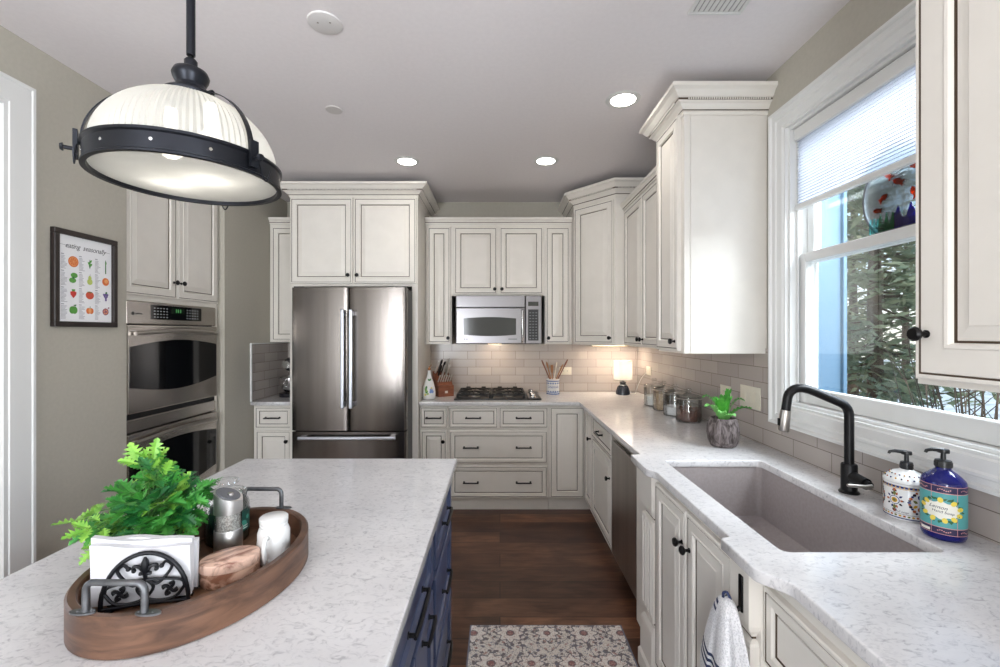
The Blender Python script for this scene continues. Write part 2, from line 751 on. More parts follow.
mb = MB()
for y in (-3.05, -1.93, -0.81):
    mb.box(XR + 0.05, XR + 0.10, y, y + 0.06, 0.25, 2.45)
for z in (0.25, 2.39):
    mb.box(XR + 0.05, XR + 0.10, -2.99, -0.81, z, z + 0.06)
struct(mb, 'fill_window_right', M['trim'], 'unseen window added for fill light in the right wall')  # unseen window frame, added to carry the right fill lamp
mb = MB()
for y in (-2.75, -1.93, -1.11):
    mb.box(XL - 0.10, XL - 0.05, y, y + 0.06, 0.25, 2.45)
for z in (0.25, 2.39):
    mb.box(XL - 0.10, XL - 0.05, -2.69, -1.11, z, z + 0.06)
struct(mb, 'fill_window_left', M['trim'], 'unseen window added for fill light in the left wall')  # invented frame around the opening of the left fill lamp
mb = MB()
for x in (-1.9, -0.88):
    mb.box(x, x + 0.08, YR - 0.10, YR - 0.04, 0.02, 2.4)
for z in (0.02, 2.30):
    mb.box(-1.82, -0.88, YR - 0.10, YR - 0.04, z, z + 0.10)
struct(mb, 'fill_door_rear', M['trim'], 'unseen glazed door added for fill light in the rear wall')  # made-up glazed door, put in for the rear fill lamp
mb = MB()
for y in (0.4, 1.74):
    mb.box(-3.41, -3.35, y, y + 0.06, 0.5, 2.45)
for z in (0.5, 2.39):
    mb.box(-3.41, -3.35, 0.46, 1.74, z, z + 0.06)
struct(mb, 'fill_window_hall', M['trim'], 'unseen hall window added for fill light beyond the doorway')  # hall window added only for the fill lamp outside it

# doorway casing
mb = MB()
CP = [(0, 0), (0.016, 0), (0.016, 0.016), (0.020, 0.020), (0.020, 0.104), (0.024, 0.108), (0.024, 0.12), (0, 0.12)]


def casing_ring(mb, path, wallx, sgn):
    """casing moulding around an opening lying in a wall plane x = wallx; path (y, z) listed so 'out' is away from the opening"""
    P = [Vector(p) for p in path]
    n = len(P)
    rings = []
    for i in range(n):
        ds = []
        if i > 0:
            ds.append((P[i] - P[i - 1]).normalized())
        if i < n - 1:
            ds.append((P[i + 1] - P[i]).normalized())
        ns = [Vector((-d.y, d.x)) for d in ds]
        o = (ns[0] + ns[1]) / max(1 + ns[0].dot(ns[1]), .2) if len(ns) == 2 else ns[0]
        rings.append([mb.v(wallx + sgn * q[0], P[i].x + o.x * q[1], P[i].y + o.y * q[1]) for q in CP])
    return rings


def casing(mb, path, wallx, sgn, closed=False):
    rings = casing_ring(mb, path, wallx, sgn)
    for i in range(len(rings) - 1):
        a, b = rings[i], rings[i + 1]
        for q in range(len(CP) - 1):
            mb.face([a[q], a[q + 1], b[q + 1], b[q]])
        mb.face([a[0], b[0], b[-1], a[-1]])
    mb.face(rings[0])
    mb.face(rings[-1])


casing(mb, [(0.40, 0.0), (0.40, 2.42), (1.82, 2.42), (1.82, 0.0)], XL, 1)
# jamb lining
mb.box(XL - 0.15, XL, 1.81, 1.825, 0, 2.42)
mb.box(XL - 0.15, XL, 0.40, 0.415, 0, 2.42)
mb.box(XL - 0.15, XL, 0.415, 1.81, 2.41, 2.425)
struct(mb, 'door_1', M['trim'], 'white painted doorway casing on the left wall')

# baseboards
mb = MB()
mb.box(XL, XL + 0.016, 1.95, OY0, 0, 0.14, 0, 0.004)
mb.box(XL, XL + 0.016, OY1, 3.66, 0, 0.14, 0, 0.004)
struct(mb, 'baseboard_left', M['trim'])

# backsplash tile
mb = MB()
mb.box(-0.664, XR - 0.011, YB - 0.010, YB, 0.915, 1.40)
struct(mb, 'trim_1', M['tile_x'], 'grey subway tile backsplash on the back wall')
mb = MB()
TX = XR - 0.010
mb.box(TX, XR, -0.6, YB, 0.915, 1.049)
mb.box(TX, XR, 2.150, YB, 1.049, 1.40)
mb.box(TX, XR, -0.6, 0.965, 1.049, 1.40)
struct(mb, 'trim_2', M['tile_y'], 'grey subway tile backsplash under the sink window')
mb = MB()
mb.box(XL, XL + 0.010, 3.652, YB, 0.915, 1.385)
o = struct(mb, 'trim_3', M['tile_y'], 'grey subway tile backsplash beside the stand mixer')
mb = MB()
mb.box(XL, XL + 0.013, 3.640, 3.652, 0.915, 1.395)
mb.box(XL, XL + 0.013, 3.652, YB, 1.385, 1.395)
struct(mb, 'trim_4', M['trim'], 'white tile edge strip beside the left counter')
mb = MB()
mb.box(-2.04, -1.60, YB - 0.010, YB, 0.915, 1.385)
struct(mb, 'trim_5', M['tile_x'], 'grey subway tile backsplash behind the stand mixer')

# ------------------------------------------------------------------ sink window
wnd = root('window_1', 'white double-hung window over the sink', None, (XR, WY0, WZ0), kind='structure')


def wb_(mb):
    """shift from world to the window root"""
    bmesh.ops.translate(mb.bm, verts=mb.bm.verts, vec=(-XR, -WY0, -WZ0))
    return mb


mb = MB()
CP_save = CP
CP = [(0, 0), (0.016, 0), (0.016, 0.010), (0.022, 0.016), (0.022, 0.050), (0.028, 0.056), (0.028, 0.064), (0.024, 0.068), (0.024, 0.084), (0.034, 0.090), (0.034, 0.10), (0, 0.10)]
path = [(WY0, WZ0), (WY0, WZ1), (WY1, WZ1), (WY1, WZ0), (WY0, WZ0)]
P = [Vector(p) for p in path[:4]]
rings = []
for i in range(4):
    sy = -1 if P[i].x < 1.5 else 1
    sz = -1 if P[i].y < 1.8 else 1
    rings.append([mb.v(XR - q[0], P[i].x + sy * q[1], P[i].y + sz * q[1]) for q in CP])
for i in range(4):
    a, b = rings[i], rings[(i + 1) % 4]
    for q in range(len(CP) - 1):
        mb.face([a[q], a[q + 1], b[q + 1], b[q]])
    mb.face([a[0], b[0], b[-1], a[-1]])
wb_(mb).build('casing', M['trim'], wnd)
mb = MB()
J = 0.012
mb.box(XR, XR + 0.119, WY0, WY0 + J, WZ0, WZ1)
mb.box(XR, XR + 0.119, WY1 - J, WY1, WZ0, WZ1)
mb.box(XR, XR + 0.119, WY0 + J, WY1 - J, WZ0, WZ0 + J)
mb.box(XR, XR + 0.119, WY0 + J, WY1 - J, WZ1 - J, WZ1)
# stops
for x in (XR + 0.027, XR + 0.114):
    mb.box(x, x + 0.0045, WY0 + J, WY0 + J + 0.014, WZ0 + J, WZ1 - J)
    mb.box(x, x + 0.0045, WY1 - J - 0.014, WY1 - J, WZ0 + J, WZ1 - J)
wb_(mb).build('frame', M['trim'], wnd)


def sash(x, z0, z1, bot, top, lock):
    y0, y1 = WY0 + J + 0.001, WY1 - J - 0.001
    s = 0.042
    mb = MB()
    mb.box(x, x + 0.034, y0, y0 + s, z0, z1, 0, 0.003)
    mb.box(x, x + 0.034, y1 - s, y1, z0, z1, 0, 0.003)
    mb.box(x, x + 0.034, y0 + s, y1 - s, z0, z0 + bot, 0, 0.003)
    mb.box(x, x + 0.034, y0 + s, y1 - s, z1 - top, z1, 0, 0.003)
    so = wb_(mb).build('sash', M['trim'], wnd)
    mb = MB()
    mb.box(x + 0.014, x + 0.018, y0 + s, y1 - s, z0 + bot, z1 - top)
    wb_(mb).build('pane', M['pane'], so)
    if lock:
        mb = MB()
        mb.box(x - 0.004, x + 0.03, 1.40, 1.46, z1 + 0.0005, z1 + 0.014, 0, 0.003)
        wb_(mb).build('sash_lock', M['trim'], so)
    return so


sash(XR + 0.040, WZ0 + J + 0.001, 1.838, 0.068, 0.042, True)
sash(XR + 0.078, 1.796, WZ1 - J - 0.001, 0.042, 0.045, False)

# pleated blind
bl = root('pleated_blind', 'white pleated blind pulled halfway down the sink window', 'blind', (XR + 0.012, WY0 + J, 2.035))
BL = WY1 - WY0 - 2 * J - 0.012
mb = MB()
mb.box(0.0, 0.034, 0.006, 0.006 + BL, 0.315, 0.371, 0, 0.004)
mb.build('headrail', M['trim'], bl)
mb = MB()
n = 44
zt, zb = 0.314, 0.026
vs0 = []
for i in range(n + 1):
    z = zt + (zb - zt) * i / n
    x = 0.012 + (0.007 if i % 2 else 0.0)
    vs0.append((mb.v(x, 0.008, z), mb.v(x, 0.004 + BL, z)))
for i in range(n):
    mb.face([vs0[i][0], vs0[i][1], vs0[i + 1][1], vs0[i + 1][0]])
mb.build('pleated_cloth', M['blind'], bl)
mb = MB()
mb.box(0.004, 0.026, 0.006, 0.006 + BL, 0.0, 0.025, 0, 0.004)
mb.build('bottom_rail', M['trim'], bl)

# ------------------------------------------------------------------ outdoors
mb = MB()
mb.box(1.53, 40, -15, 40, -1.2, -0.9)
tag(mb.build('ground', noisy('frosty_lawn', C(190, 185, 172), C(232, 228, 220), 2.0, 0.9)), 'pale winter ground outside', kind='structure')
mb = MB()
mb.box(1.455, 2.0115, 2.62, 3.6, -0.9, 3.86)
mb.box(2.012, 2.032, 2.60, 2.70, -0.9, 3.85)
mb.build('wall_exterior', pm('pale_blue_siding', C(96, 126, 150), 0.6))
tag(bpy.data.objects['wall_exterior'], 'pale blue siding of the house outside the window', kind='structure')

BARK = noisy('tree_bark', C(70, 58, 48), C(104, 90, 76), 20, 0.9, bmp=0.3)
NEED = [noisy('conifer_green', C(96, 110, 84), C(150, 156, 124), 3, 0.8),
        noisy('conifer_olive', C(108, 114, 86), C(156, 156, 122), 3, 0.8)]


def conifer(x, y, h, r, label, seed, needles, dens=1.0):
    rnd = random.Random(seed)
    t = root('conifer', label, 'tree', (x, y, -0.9), rnd.uniform(0, 6), 'conifers outside the window')
    mb = MB()
    mb.tube([(0, 0, 0), (0.03, 0.02, h * 0.5), (0, 0, h)], [0.09, 0.06, 0.012], 8)
    nb = int(90 * dens)
    V, F = [], []
    for k in range(nb):
        f = (k + rnd.random()) / nb
        z = h * (0.08 + 0.90 * f)
        L = r * (1 - f) ** 0.75 * rnd.uniform(0.65, 1.1) + 0.08
        a = rnd.uniform(0, 2 * PI)
        d = Vector((math.cos(a), math.sin(a), 0))
        drop = rnd.uniform(-0.25, 0.15)
        p0 = Vector((0, 0, z))
        p1 = p0 + d * L + Vector((0, 0, L * drop + 0.1 * L))
        pm_ = p0 + d * L * 0.5 + Vector((0, 0, L * drop * 0.8))
        mb.tube([p0, pm_, p1], [0.012, 0.008, 0.003], 4)
        nc = int((12 + L * 36) * dens)
        for q in range(nc):
            s = rnd.uniform(0.15, 1.05)
            c = (p0.lerp(pm_, s * 2) if s < 0.5 else pm_.lerp(p1, s * 2 - 1))
            w = 0.18 * (1.15 - s) + 0.05
            c = c + Vector((rnd.gauss(0, w * 0.6), rnd.gauss(0, w * 0.6), rnd.gauss(0, 0.05)))
            # a small flat spray of needles
            u = (d + Vector((rnd.gauss(0, .6), rnd.gauss(0, .6), rnd.gauss(0, .35)))).normalized() * rnd.uniform(0.05, 0.13)
            w2 = u.cross(Vector((rnd.gauss(0, 1), rnd.gauss(0, 1), rnd.gauss(0, 1)))).normalized() * rnd.uniform(0.012, 0.03)
            i0 = len(V)
            V += [tuple(c - u), tuple(c + w2), tuple(c + u), tuple(c - w2)]
            F.append((i0, i0 + 1, i0 + 2, i0 + 3))
    mb.build('trunk', BARK, t)
    me = bpy.data.meshes.new('foliage')
    me.from_pydata(V, [], F)
    mkobj('foliage', me, NEED[needles], t)
    return t


conifer(3.75, 4.40, 5.4, 0.85, 'dense green conifer straight outside the lower sash', 3, 0, 1.25)
conifer(5.2, 6.55, 4.9, 0.7, 'olive conifer seen beside the pale blue siding', 5, 1, 1.0)
conifer(8.6, 9.4, 5.0, 1.2, 'distant conifer at the back, behind the dense green one', 17, 0, 0.8)


def bare_shrub(x, y, label, seed):
    rnd = random.Random(seed)
    mb = MB()
    for k in range(26):
        a = rnd.uniform(0, 2 * PI)
        l = rnd.uniform(1.5, 2.7)
        s = rnd.uniform(0.1, 0.45)
        p0 = Vector((rnd.gauss(0, .05), rnd.gauss(0, .05), 0))
        p1 = p0 + Vector((math.cos(a) * s * 0.4, math.sin(a) * s * 0.4, l * 0.5))
        p2 = p0 + Vector((math.cos(a) * s, math.sin(a) * s, l))
        mb.tube([p0, p1, p2], [0.010, 0.007, 0.002], 5)
        for q in range(3):
            f = rnd.uniform(.3, .9)
            b = p1.lerp(p2, f)
            mb.tube([b, b + Vector((rnd.gauss(0, .12), rnd.gauss(0, .12), rnd.uniform(.08, .3)))], [0.005, 0.0015], 4)
    o = mb.build('bare_shrub', BARK, None, (x, y, -0.9))
    tag(o, label, 'shrub')


bare_shrub(3.0, 2.75, 'leafless brown shrub seen under the near wall cabinet', 4)
bare_shrub(3.5, 3.25, 'leafless shrub growing in front of the dense conifer', 8)
mb = MB()
for k in range(3):
    mb.box(2.2, 9.5, 10.6, 10.7, -0.9 + 0.35 * k, -0.62 + 0.35 * k)
for k in range(8):
    mb.box(2.2 + k, 2.3 + k, 10.7, 10.8, -0.9, 0.3)
tag(mb.build('fence', pm('weathered_fence', C(120, 128, 140), 0.8)), 'weathered rail fence far outside the window', 'fence')

# stained glass disc hanging in the upper sash
sg = root('stained_glass_panel', 'round stained glass panel with orange fish hung in the sink window', 'sun catcher', (XR + 0.058, 1.53, 1.840))
SGC = {
    'clear': thin_glass('swirled_clear_glass', (0.88, 0.94, 0.97, 1), 0.15, 0.08),
    'orange': thin_glass('orange_glass', (0.85, 0.16, 0.05, 1), 0.1),
    'blue': thin_glass('cobalt_glass', (0.06, 0.05, 0.55, 1), 0.1),
    'green': thin_glass('green_glass', (0.05, 0.42, 0.22, 1), 0.1),
    'aqua': thin_glass('aqua_glass', (0.30, 0.85, 0.88, 1), 0.1),
}
RZ = Matrix(((0, 0, 1, 0), (1, 0, 0, 0), (0, 1, 0, 0), (0, 0, 0, 1)))   # (u, v, w) -> x = w, y = u, z = v
mb = MB()
mb.prism([(0.165 * math.cos(a), 0.13 + 0.165 * math.sin(a)) for a in [math.radians(d) for d in range(-50, 231, 8)]], 0, 0.003, 0, RZ)
mb.build('clear_glass', SGC['clear'], sg)
mb = MB()
pts = [(0, 0.165 * math.cos(math.radians(d)), 0.13 + 0.165 * math.sin(math.radians(d))) for d in range(-50, 231, 8)]
mb.tube(pts, 0.004, 6, 0, True)
rnd = random.Random(2)
for k in range(9):
    a = 0.6 + k * 0.28
    r0 = 0.05 + 0.012 * k
    mb.tube([(0.0015, r0 * math.cos(a + t * .5) * (1 + .08 * math.sin(5 * t)), 0.13 + r0 * math.sin(a + t * .5)) for t in [q * .25 for q in range(9)]], 0.0022, 5)
mb.build('leading', M['rawsteel'], sg)


def fishpoly(u, v, l, rot):
    p = [(0.5, 0), (0.3, .2), (0, .26), (-.25, .12), (-.5, .28), (-.42, 0), (-.5, -.28), (-.25, -.12), (0, -.26), (.3, -.2)]
    return [(u + l * (x * math.cos(rot) - y * math.sin(rot)), v + l * (x * math.sin(rot) + y * math.cos(rot))) for x, y in p]


for (u, v, l, r) in [(0.055, 0.20, .05, .9), (0.015, .165, .055, .5), (.075, .125, .05, 2.6), (-.045, .11, .055, 1.2), (-.075, .10, .05, 1.7), (.10, .085, .045, .2), (-.05, .20, .06, .3), (-.09, .16, .055, 1.0)]:
    mb = MB()
    mb.prism(fishpoly(u, v, l * .8, r), -0.004, -0.0005, 0, RZ)
    mb.build('fish', SGC['orange'], sg)
for nm, u0, u1, hh in (('aqua', .095, .135, .05), ('green', .03, .094, .06), ('blue', -.095, .029, .07)):
    mb = MB()
    top = [(u1 - (u1 - u0) * i / 8, 0.012 + hh * (0.6 + 0.4 * math.sin(i * 1.9))) for i in range(9)]
    mb.prism([(u0, 0.004), (u1, 0.004)] + top, -0.004, -0.0005, 0, RZ)
    tag(mb.build('seabed_glass', SGC[nm], sg), nm + ' coloured glass')
mb = MB()
mb.tube([(0.001, -0.03, 0.292), (0.001, 0, 0.33), (0.001, .03, 0.292)], 0.0012, 5)
mb.build('hanging_wire', M['rawsteel'], sg)


# ------------------------------------------------------------------ cabinets
T = 0.02
CAB = [M['paint'], M['glaze']]


def door_rings(fw):
    b = min(0.026, fw * 0.5)
    return [(0, 0, 0), (0, -T + .004, 0), (.004, -T, 0), (.011, -T, 0), (.0125, -T + .0025, 1), (.0145, -T + .0025, 1), (.016, -T, 0),
            (fw - .013, -T, 0), (fw - .010, -T - .003, 0), (fw - .004, -T - .002, 0), (fw, -T + .007, 0), (fw + .0005, -T + .010, 1), (fw + .0045, -T + .010, 1),
            (fw + .006, -T + .008, 0), (fw + .006 + b, -T + .002, 0), (fw + .008 + b, -T + .0005, 0)]


def drawer_rings(fw):
    return [(0, 0, 0), (0, -T + .004, 0), (.004, -T, 0), (.009, -T, 0), (.0105, -T + .0025, 1), (.0125, -T + .0025, 1), (.014, -T, 0),
            (fw - .010, -T, 0), (fw - .005, -T + .004, 0), (fw, -T + .005, 0), (fw + .0005, -T + .009, 1), (fw + .0045, -T + .009, 1), (fw + .006, -T + .006, 0)]


def knob(parent, x, z, y=-T):
    mb = MB()
    mb.lathe([(0.0085, 0), (0.0085, 0.002), (0.0055, 0.004), (0.005, 0.013), (0.009, 0.017), (0.0145, 0.021), (0.0155, 0.026), (0.012, 0.031), (0.0, 0.0325)],
             14, (x, y, z), 0, '-y')
    return mb.build('knob', M['black'], parent, smooth=40)


def pull(parent, x, z, L=0.13, y=-T, so=1.0):
    mb = MB()
    h = L / 2
    mb.tube([(x - h + .008, y, z), (x - h + .008, y - .024 * so, z)], 0.0055, 8)
    mb.tube([(x + h - .008, y, z), (x + h - .008, y - .024 * so, z)], 0.0055, 8)
    mb.tube([(x - h, y - .027 * so, z - .002), (x - h * .6, y - .030 * so, z), (x, y - .031 * so, z + .001), (x + h * .6, y - .030 * so, z), (x + h, y - .027 * so, z - .002)],
            [.0045, .006, .0062, .006, .0045], 8)
    mb.lathe([(.0085, 0), (.0085, .003)], 10, (x - h + .008, y, z), 0, '-y')
    mb.lathe([(.0085, 0), (.0085, .003)], 10, (x + h - .008, y, z), 0, '-y')
    return mb.build('handle', M['black'], parent, smooth=40)


def door(parent, x0, x1, z0, z1, kn=None, fw=0.056, mats=None):
    mb = MB()
    fw = min(fw, (x1 - x0) * 0.30)
    mb.ringpanel(x0, x1, z0, z1, door_rings(fw))
    d = mb.build('door', mats or CAB, parent)
    if kn:
        knob(d, kn[0], kn[1])
    return d


def drawer(parent, x0, x1, z0, z1, pulls=(), fw=0.034, L=0.13, mats=None):
    mb = MB()
    mb.ringpanel(x0, x1, z0, z1, drawer_rings(fw))
    d = mb.build('drawer', mats or CAB, parent)
    for p in pulls:
        pull(d, p, (z0 + z1) / 2, L)
    return d


def body(parent, w, depth, h, toe=0.0, mats=None, hollow=False):
    mb = MB()
    if hollow:
        t = 0.018
        mb.box(0, t, 0.02, depth, toe, h)
        mb.box(w - t, w, 0.02, depth, toe, h)
        mb.box(t, w - t, depth - t, depth, toe, h)
        mb.box(t, w - t, 0.02, depth - t, toe, toe + t)
        mb.box(0, w, 0, 0.02, toe, h)
    else:
        mb.box(0, w, 0, depth, toe, h)
    if toe:
        mb.box(0.001, w - 0.001, 0.035, 0.055, 0.0, toe)
    return mb.build('body', mats or CAB, parent)


CROWN = [(0.0, 0.0), (0.006, 0.0), (0.006, 0.016), (0.012, 0.018), (0.012, 0.024), (0.030, 0.046), (0.042, 0.052), (0.044, 0.056), (0.044, 0.066),
         (0.052, 0.070), (0.070, 0.094), (0.086, 0.104), (0.086, 0.122), (0.0, 0.122)]
CROWN_M = [0, 0, 0, 1, 0, 0, 0, 1, 0, 0, 0, 0, 0]
LOWCROWN = [(0.0, 0.0), (0.010, 0.0), (0.010, 0.012), (0.014, 0.016), (0.022, 0.030), (0.026, 0.032), (0.030, 0.036), (0.030, 0.056), (0.0, 0.056)]
LOWCROWN_M = [0, 0, 1, 0, 0, 0, 0, 0]


def beads(parent, path, out, z, side=1):
    """rope bead: small turned beads along the crown, one strip per side"""
    P = [Vector(p) for p in path]
    for a, b in zip(P[:-1], P[1:]):
        mb = MB()
        d = b - a
        L = d.length
        u = d / L
        nn = Vector((u.y, -u.x)) * side
        n = max(1, int(L / 0.011))
        w = nn * 0.004
        A = a + nn * out
        B = b + nn * out
        mb.prism([(A.x, A.y), (A.x + w.x * .3, A.y + w.y * .3), (B.x + w.x * .3, B.y + w.y * .3), (B.x, B.y)], z - .006, z + .006, 1)
        for i in range(n):
            p = a + u * (L * i / n + .0025) + nn * out
            q = p + u * 0.006
            mb.prism([(p.x, p.y), (p.x + w.x, p.y + w.y), (q.x + w.x, q.y + w.y), (q.x, q.y)], z - .005, z + .005)
        mb.build('rope_bead', CAB, parent)


# --- wall cabinets on the back wall
UB, UT = 1.380, 2.445           # bottom and top of the ordinary wall cabinets
UY = 3.95


def wall_cab(name, label, x0, x1, zb, zt, doors, knobs, y=UY, depth=None, group='cream wall cabinets'):
    r = root('wall_cabinet', label, 'cabinet', (x0, y, zb), 0, group)
    body(r, x1 - x0, (YB - y - .002) if depth is None else depth, zt - zb)
    for (a, b), k in zip(doors, knobs):
        door(r, a - x0, b - x0, 0.012, zt - zb - 0.028, (k - x0, 0.055) if k is not None else None)
    return r


wall_cab('u', 'narrow cream wall cabinet between the refrigerator and the microwave', -0.664, -0.431, UB, UT, [(-0.640, -0.440)], [-0.458])
wall_cab('u', 'two-door cream wall cabinet above the microwave', -0.430, 0.398, 1.812, UT, [(-0.405, -0.027), (-0.003, 0.381)], [-0.047, 0.017])
wall_cab('u', 'narrow cream wall cabinet between the microwave and the corner cabinet', 0.399, 0.637, UB, UT, [(0.406, 0.616)], [0.427])
cr = MB()
cr.sweep([(-0.664, UY), (0.637, UY)], LOWCROWN, LOWCROWN_M)
tag(cr.build('crown_molding', CAB, None, (0, 0, UT + 0.001)), 'low cream crown moulding above the microwave cabinets', 'moulding')

# left wall cabinet beside the refrigerator
r = wall_cab('u', 'narrow cream wall cabinet left of the refrigerator, above the stand mixer', -2.045, -1.712, UB + 0.02, UT, [(-2.020, -1.73)], [-1.75])
cr = MB()
cr.sweep([(0, 0), (0.333, 0)], LOWCROWN, LOWCROWN_M)
cr.build('crown', CAB, r, (0, 0, UT - UB - 0.019))

# refrigerator surround with the cabinet above
FX0, FX1, FY = -1.705, -0.668, 3.605
r = root('refrigerator_cabinet', 'cream two-door cabinet and side panels around the refrigerator', 'cabinet', (FX0, FY, 0))
w = FX1 - FX0
mb = MB()
mb.box(0, w, 0, YB - FY - .002, 1.858, 2.585)
mb.build('body', CAB, r)
mb = MB()
mb.box(w - 0.045, w, 0, YB - FY - .002, 0, 1.8575)
mb.build('side_panel', CAB, r)
mb = MB()
mb.box(0, 0.045, 0, YB - FY - .002, 0, 1.8575)
mb.build('side_panel', CAB, r)
door(r, 0.010, w / 2 - 0.006, 1.878, 2.572, (w / 2 - 0.036, 1.945))
door(r, w / 2 + 0.006, w - 0.008, 1.878, 2.572, (w / 2 + 0.036, 1.945))
cr = MB()
pth = [(0, YB - FY), (0, 0), (w, 0), (w, YB - FY)]
cr.sweep([(0, 0.31), (0, 0), (w, 0), (w, YB - FY - .002)], [(o_, z_ * .84) for o_, z_ in CROWN], CROWN_M)
cr.build('crown', CAB, r, (0, 0, 2.580))
beads(r, [(0, 0.30), (0, 0), (w, 0), (w, 0.30)], 0.044, 2.580 + 0.051)

# tall diagonal corner wall cabinet
CA, CB = Vector((0.642, 3.845)), Vector((0.922, 3.525))
CZT = 2.565
r = root('corner_wall_cabinet', 'tall cream corner wall cabinet set diagonally above the lamp', 'cabinet', (CA.x, CA.y, UB), 0)
mb = MB()
mb.prism([(0, 0), (CB.x - CA.x, CB.y - CA.y), (XR - CA.x, CB.y - CA.y), (XR - CA.x, YB - CA.y), (0, YB - CA.y)], 0, CZT - UB)
mb.build('body', CAB, r)
dv = CB - CA
ang = math.atan2(dv.y, dv.x)
mb = MB()
Ld = dv.length
mb.ringpanel(0.016, Ld - 0.016, 0.014, CZT - UB - 0.022, door_rings(0.062))
d = mb.build('door', CAB, r, (0, 0, 0), (0, 0, ang))
knob(d, Ld - 0.040, 0.060)
cr = MB()
cp_ = [(0, YB - CA.y), (0, 0), (dv.x, dv.y), (XR - CA.x, dv.y)]
cr.sweep([(0, 0.43), (0, 0), (dv.x, dv.y), (XR - CA.x - 0.001, dv.y)], CROWN, CROWN_M)
cr.build('crown', CAB, r, (0, 0, CZT - UB - 0.004))
beads(r, [(0, 0), (dv.x, dv.y), (XR - CA.x - .02, dv.y)], 0.044, CZT - UB - 0.004 + 0.061)

# right wall cabinets: rotated so local x runs towards the camera, local y into the wall
RZ90 = -PI / 2


def right_cab(name, label, cat, xf, yfar, ynear, z, group=None):
    return root(name, label, cat, (xf, yfar, z), RZ90, group)


r = right_cab('wall_cabinet', 'two-door cream wall cabinet on the right wall beside the corner cabinet', 'cabinet', 0.985, 3.522, 2.560, UB, 'cream wall cabinets')
w = 3.522 - 2.560
body(r, w, XR - 0.985, UT - UB)
door(r, 0.07, 0.49, 0.012, UT - UB - 0.028, (0.465, 0.055))
door(r, 0.50, w - 0.01, 0.012, UT - UB - 0.028, (0.525, 0.055))
cr = MB()
cr.sweep([(0, 0), (w, 0)], LOWCROWN, LOWCROWN_M)
cr.build('crown', CAB, r, (0, 0, UT - UB + 0.001))

RT = 2.600
r = right_cab('tall_wall_cabinet', 'tall single-door cream wall cabinet with a plain white end, beside the window', 'cabinet', 0.915, 2.558, 2.212, UB - 0.005)
w = 2.558 - 2.212
h = RT - UB + 0.005
body(r, w, XR - 0.915, h)
door(r, 0.012, w - 0.030, 0.012, h - 0.022, (w - 0.062, 0.060))
mb = MB()
mb.box(w + 0.0005, w + 0.0055, -0.0, 0.03, 0, h - 0.002, 0, 0.002)
mb.box(w + 0.0005, w + 0.0035, 0.034, XR - 0.915 - 0.002, 0, h - 0.002)
mb.build('end_panel', CAB, r)
cr = MB()
cr.sweep([(0, 0.07), (0, 0), (w + 0.004, 0), (w + 0.004, XR - 0.915 - 0.001)], CROWN, CROWN_M)
cr.build('crown', CAB, r, (0, 0, h - 0.040))
beads(r, [(0, 0), (w + 0.004, 0), (w + 0.004, XR - 0.915 - .01)], 0.044, h - 0.040 + 0.061)

r = right_cab('wall_cabinet', 'cream wall cabinet nearest the viewer, at the right edge by the window', 'cabinet', 0.915, 0.972, 0.10, 1.366, 'cream wall cabinets')
w = 0.972 - 0.10
body(r, w, XR - 0.917, 1.24)
door(r, 0.012, 0.424, 0.012, 1.20, (0.040, 0.108), 0.078)
door(r, 0.432, w - 0.014, 0.012, 1.20, None, 0.078)

# --- oven niche cabinets on the left wall (facing +x)
LZ = PI / 2
OX = -2.105
OA, OB = 2.443, 3.299
r = root('oven_cabinet', 'tall cream oven cabinet in the left wall with two upper doors', 'cabinet', (OX, OA, 0), LZ)
w = OB - OA
mb = MB()
dd = 0.56
mb.box(0, 0.03, 0, dd, 0.1, 2.515)
mb.box(w - 0.03, w, 0, dd, 0.1, 2.515)
mb.box(0.03, w - 0.03, 0, dd, 1.665, 2.515)
mb.box(0.03, w - 0.03, 0, dd, 0.1, 0.36)
mb.box(0.03, w - 0.03, dd - 0.018, dd, 0.36, 1.665)
mb.box(0.001, w - 0.001, 0.05, 0.07, 0, 0.1)
mb.build('body', CAB, r)
door(r, 0.012, w / 2 - 0.004, 1.695, 2.49, (w / 2 - 0.032, 1.80), 0.06)
door(r, w / 2 + 0.004, w - 0.012, 1.695, 2.49, (w / 2 + 0.032, 1.80), 0.06)
drawer(r, 0.012, w - 0.012, 0.12, 0.35, (w / 2,))

# --- base cabinets along the back wall
BH = 0.883
BY = 3.690


def base_root(label, x0):
    return root('base_cabinet', label, 'cabinet', (x0, BY, 0), 0, 'cream base cabinets')


r = base_root('narrow cream base cabinet between the refrigerator and the cooktop drawers', -0.664)
body(r, 0.233, YB - BY - .002, BH, 0.1)
drawer(r, 0.002, 0.230, 0.690, 0.868, (0.116,), L=0.13)
door(r, 0.008, 0.223, 0.115, 0.672, (0.195, 0.585), 0.045)
r = base_root('wide cream drawer cabinet under the cooktop', -0.430)
w = 0.835
body(r, w, YB - BY - .002, BH, 0.1)
drawer(r, 0.004, 0.414, 0.690, 0.868, (0.209,))
drawer(r, 0.420, w - 0.006, 0.690, 0.868, (0.624,))
for z0, z1 in ((0.400, 0.670), (0.115, 0.378)):
    drawer(r, 0.012, w - 0.012, z0, z1, (0.19, w - 0.21), 0.042)
r = root('base_cabinet', 'cream base cabinet left of the refrigerator under the stand mixer', 'cabinet', (-2.045, BY, 0), 0, 'cream base cabinets')
w = 0.333
body(r, w, YB - BY - .002, BH, 0.1)
drawer(r, 0.018, w - 0.012, 0.690, 0.868, (w / 2,))
door(r, 0.024, w - 0.018, 0.115, 0.672, (w - 0.05, 0.585), 0.05)

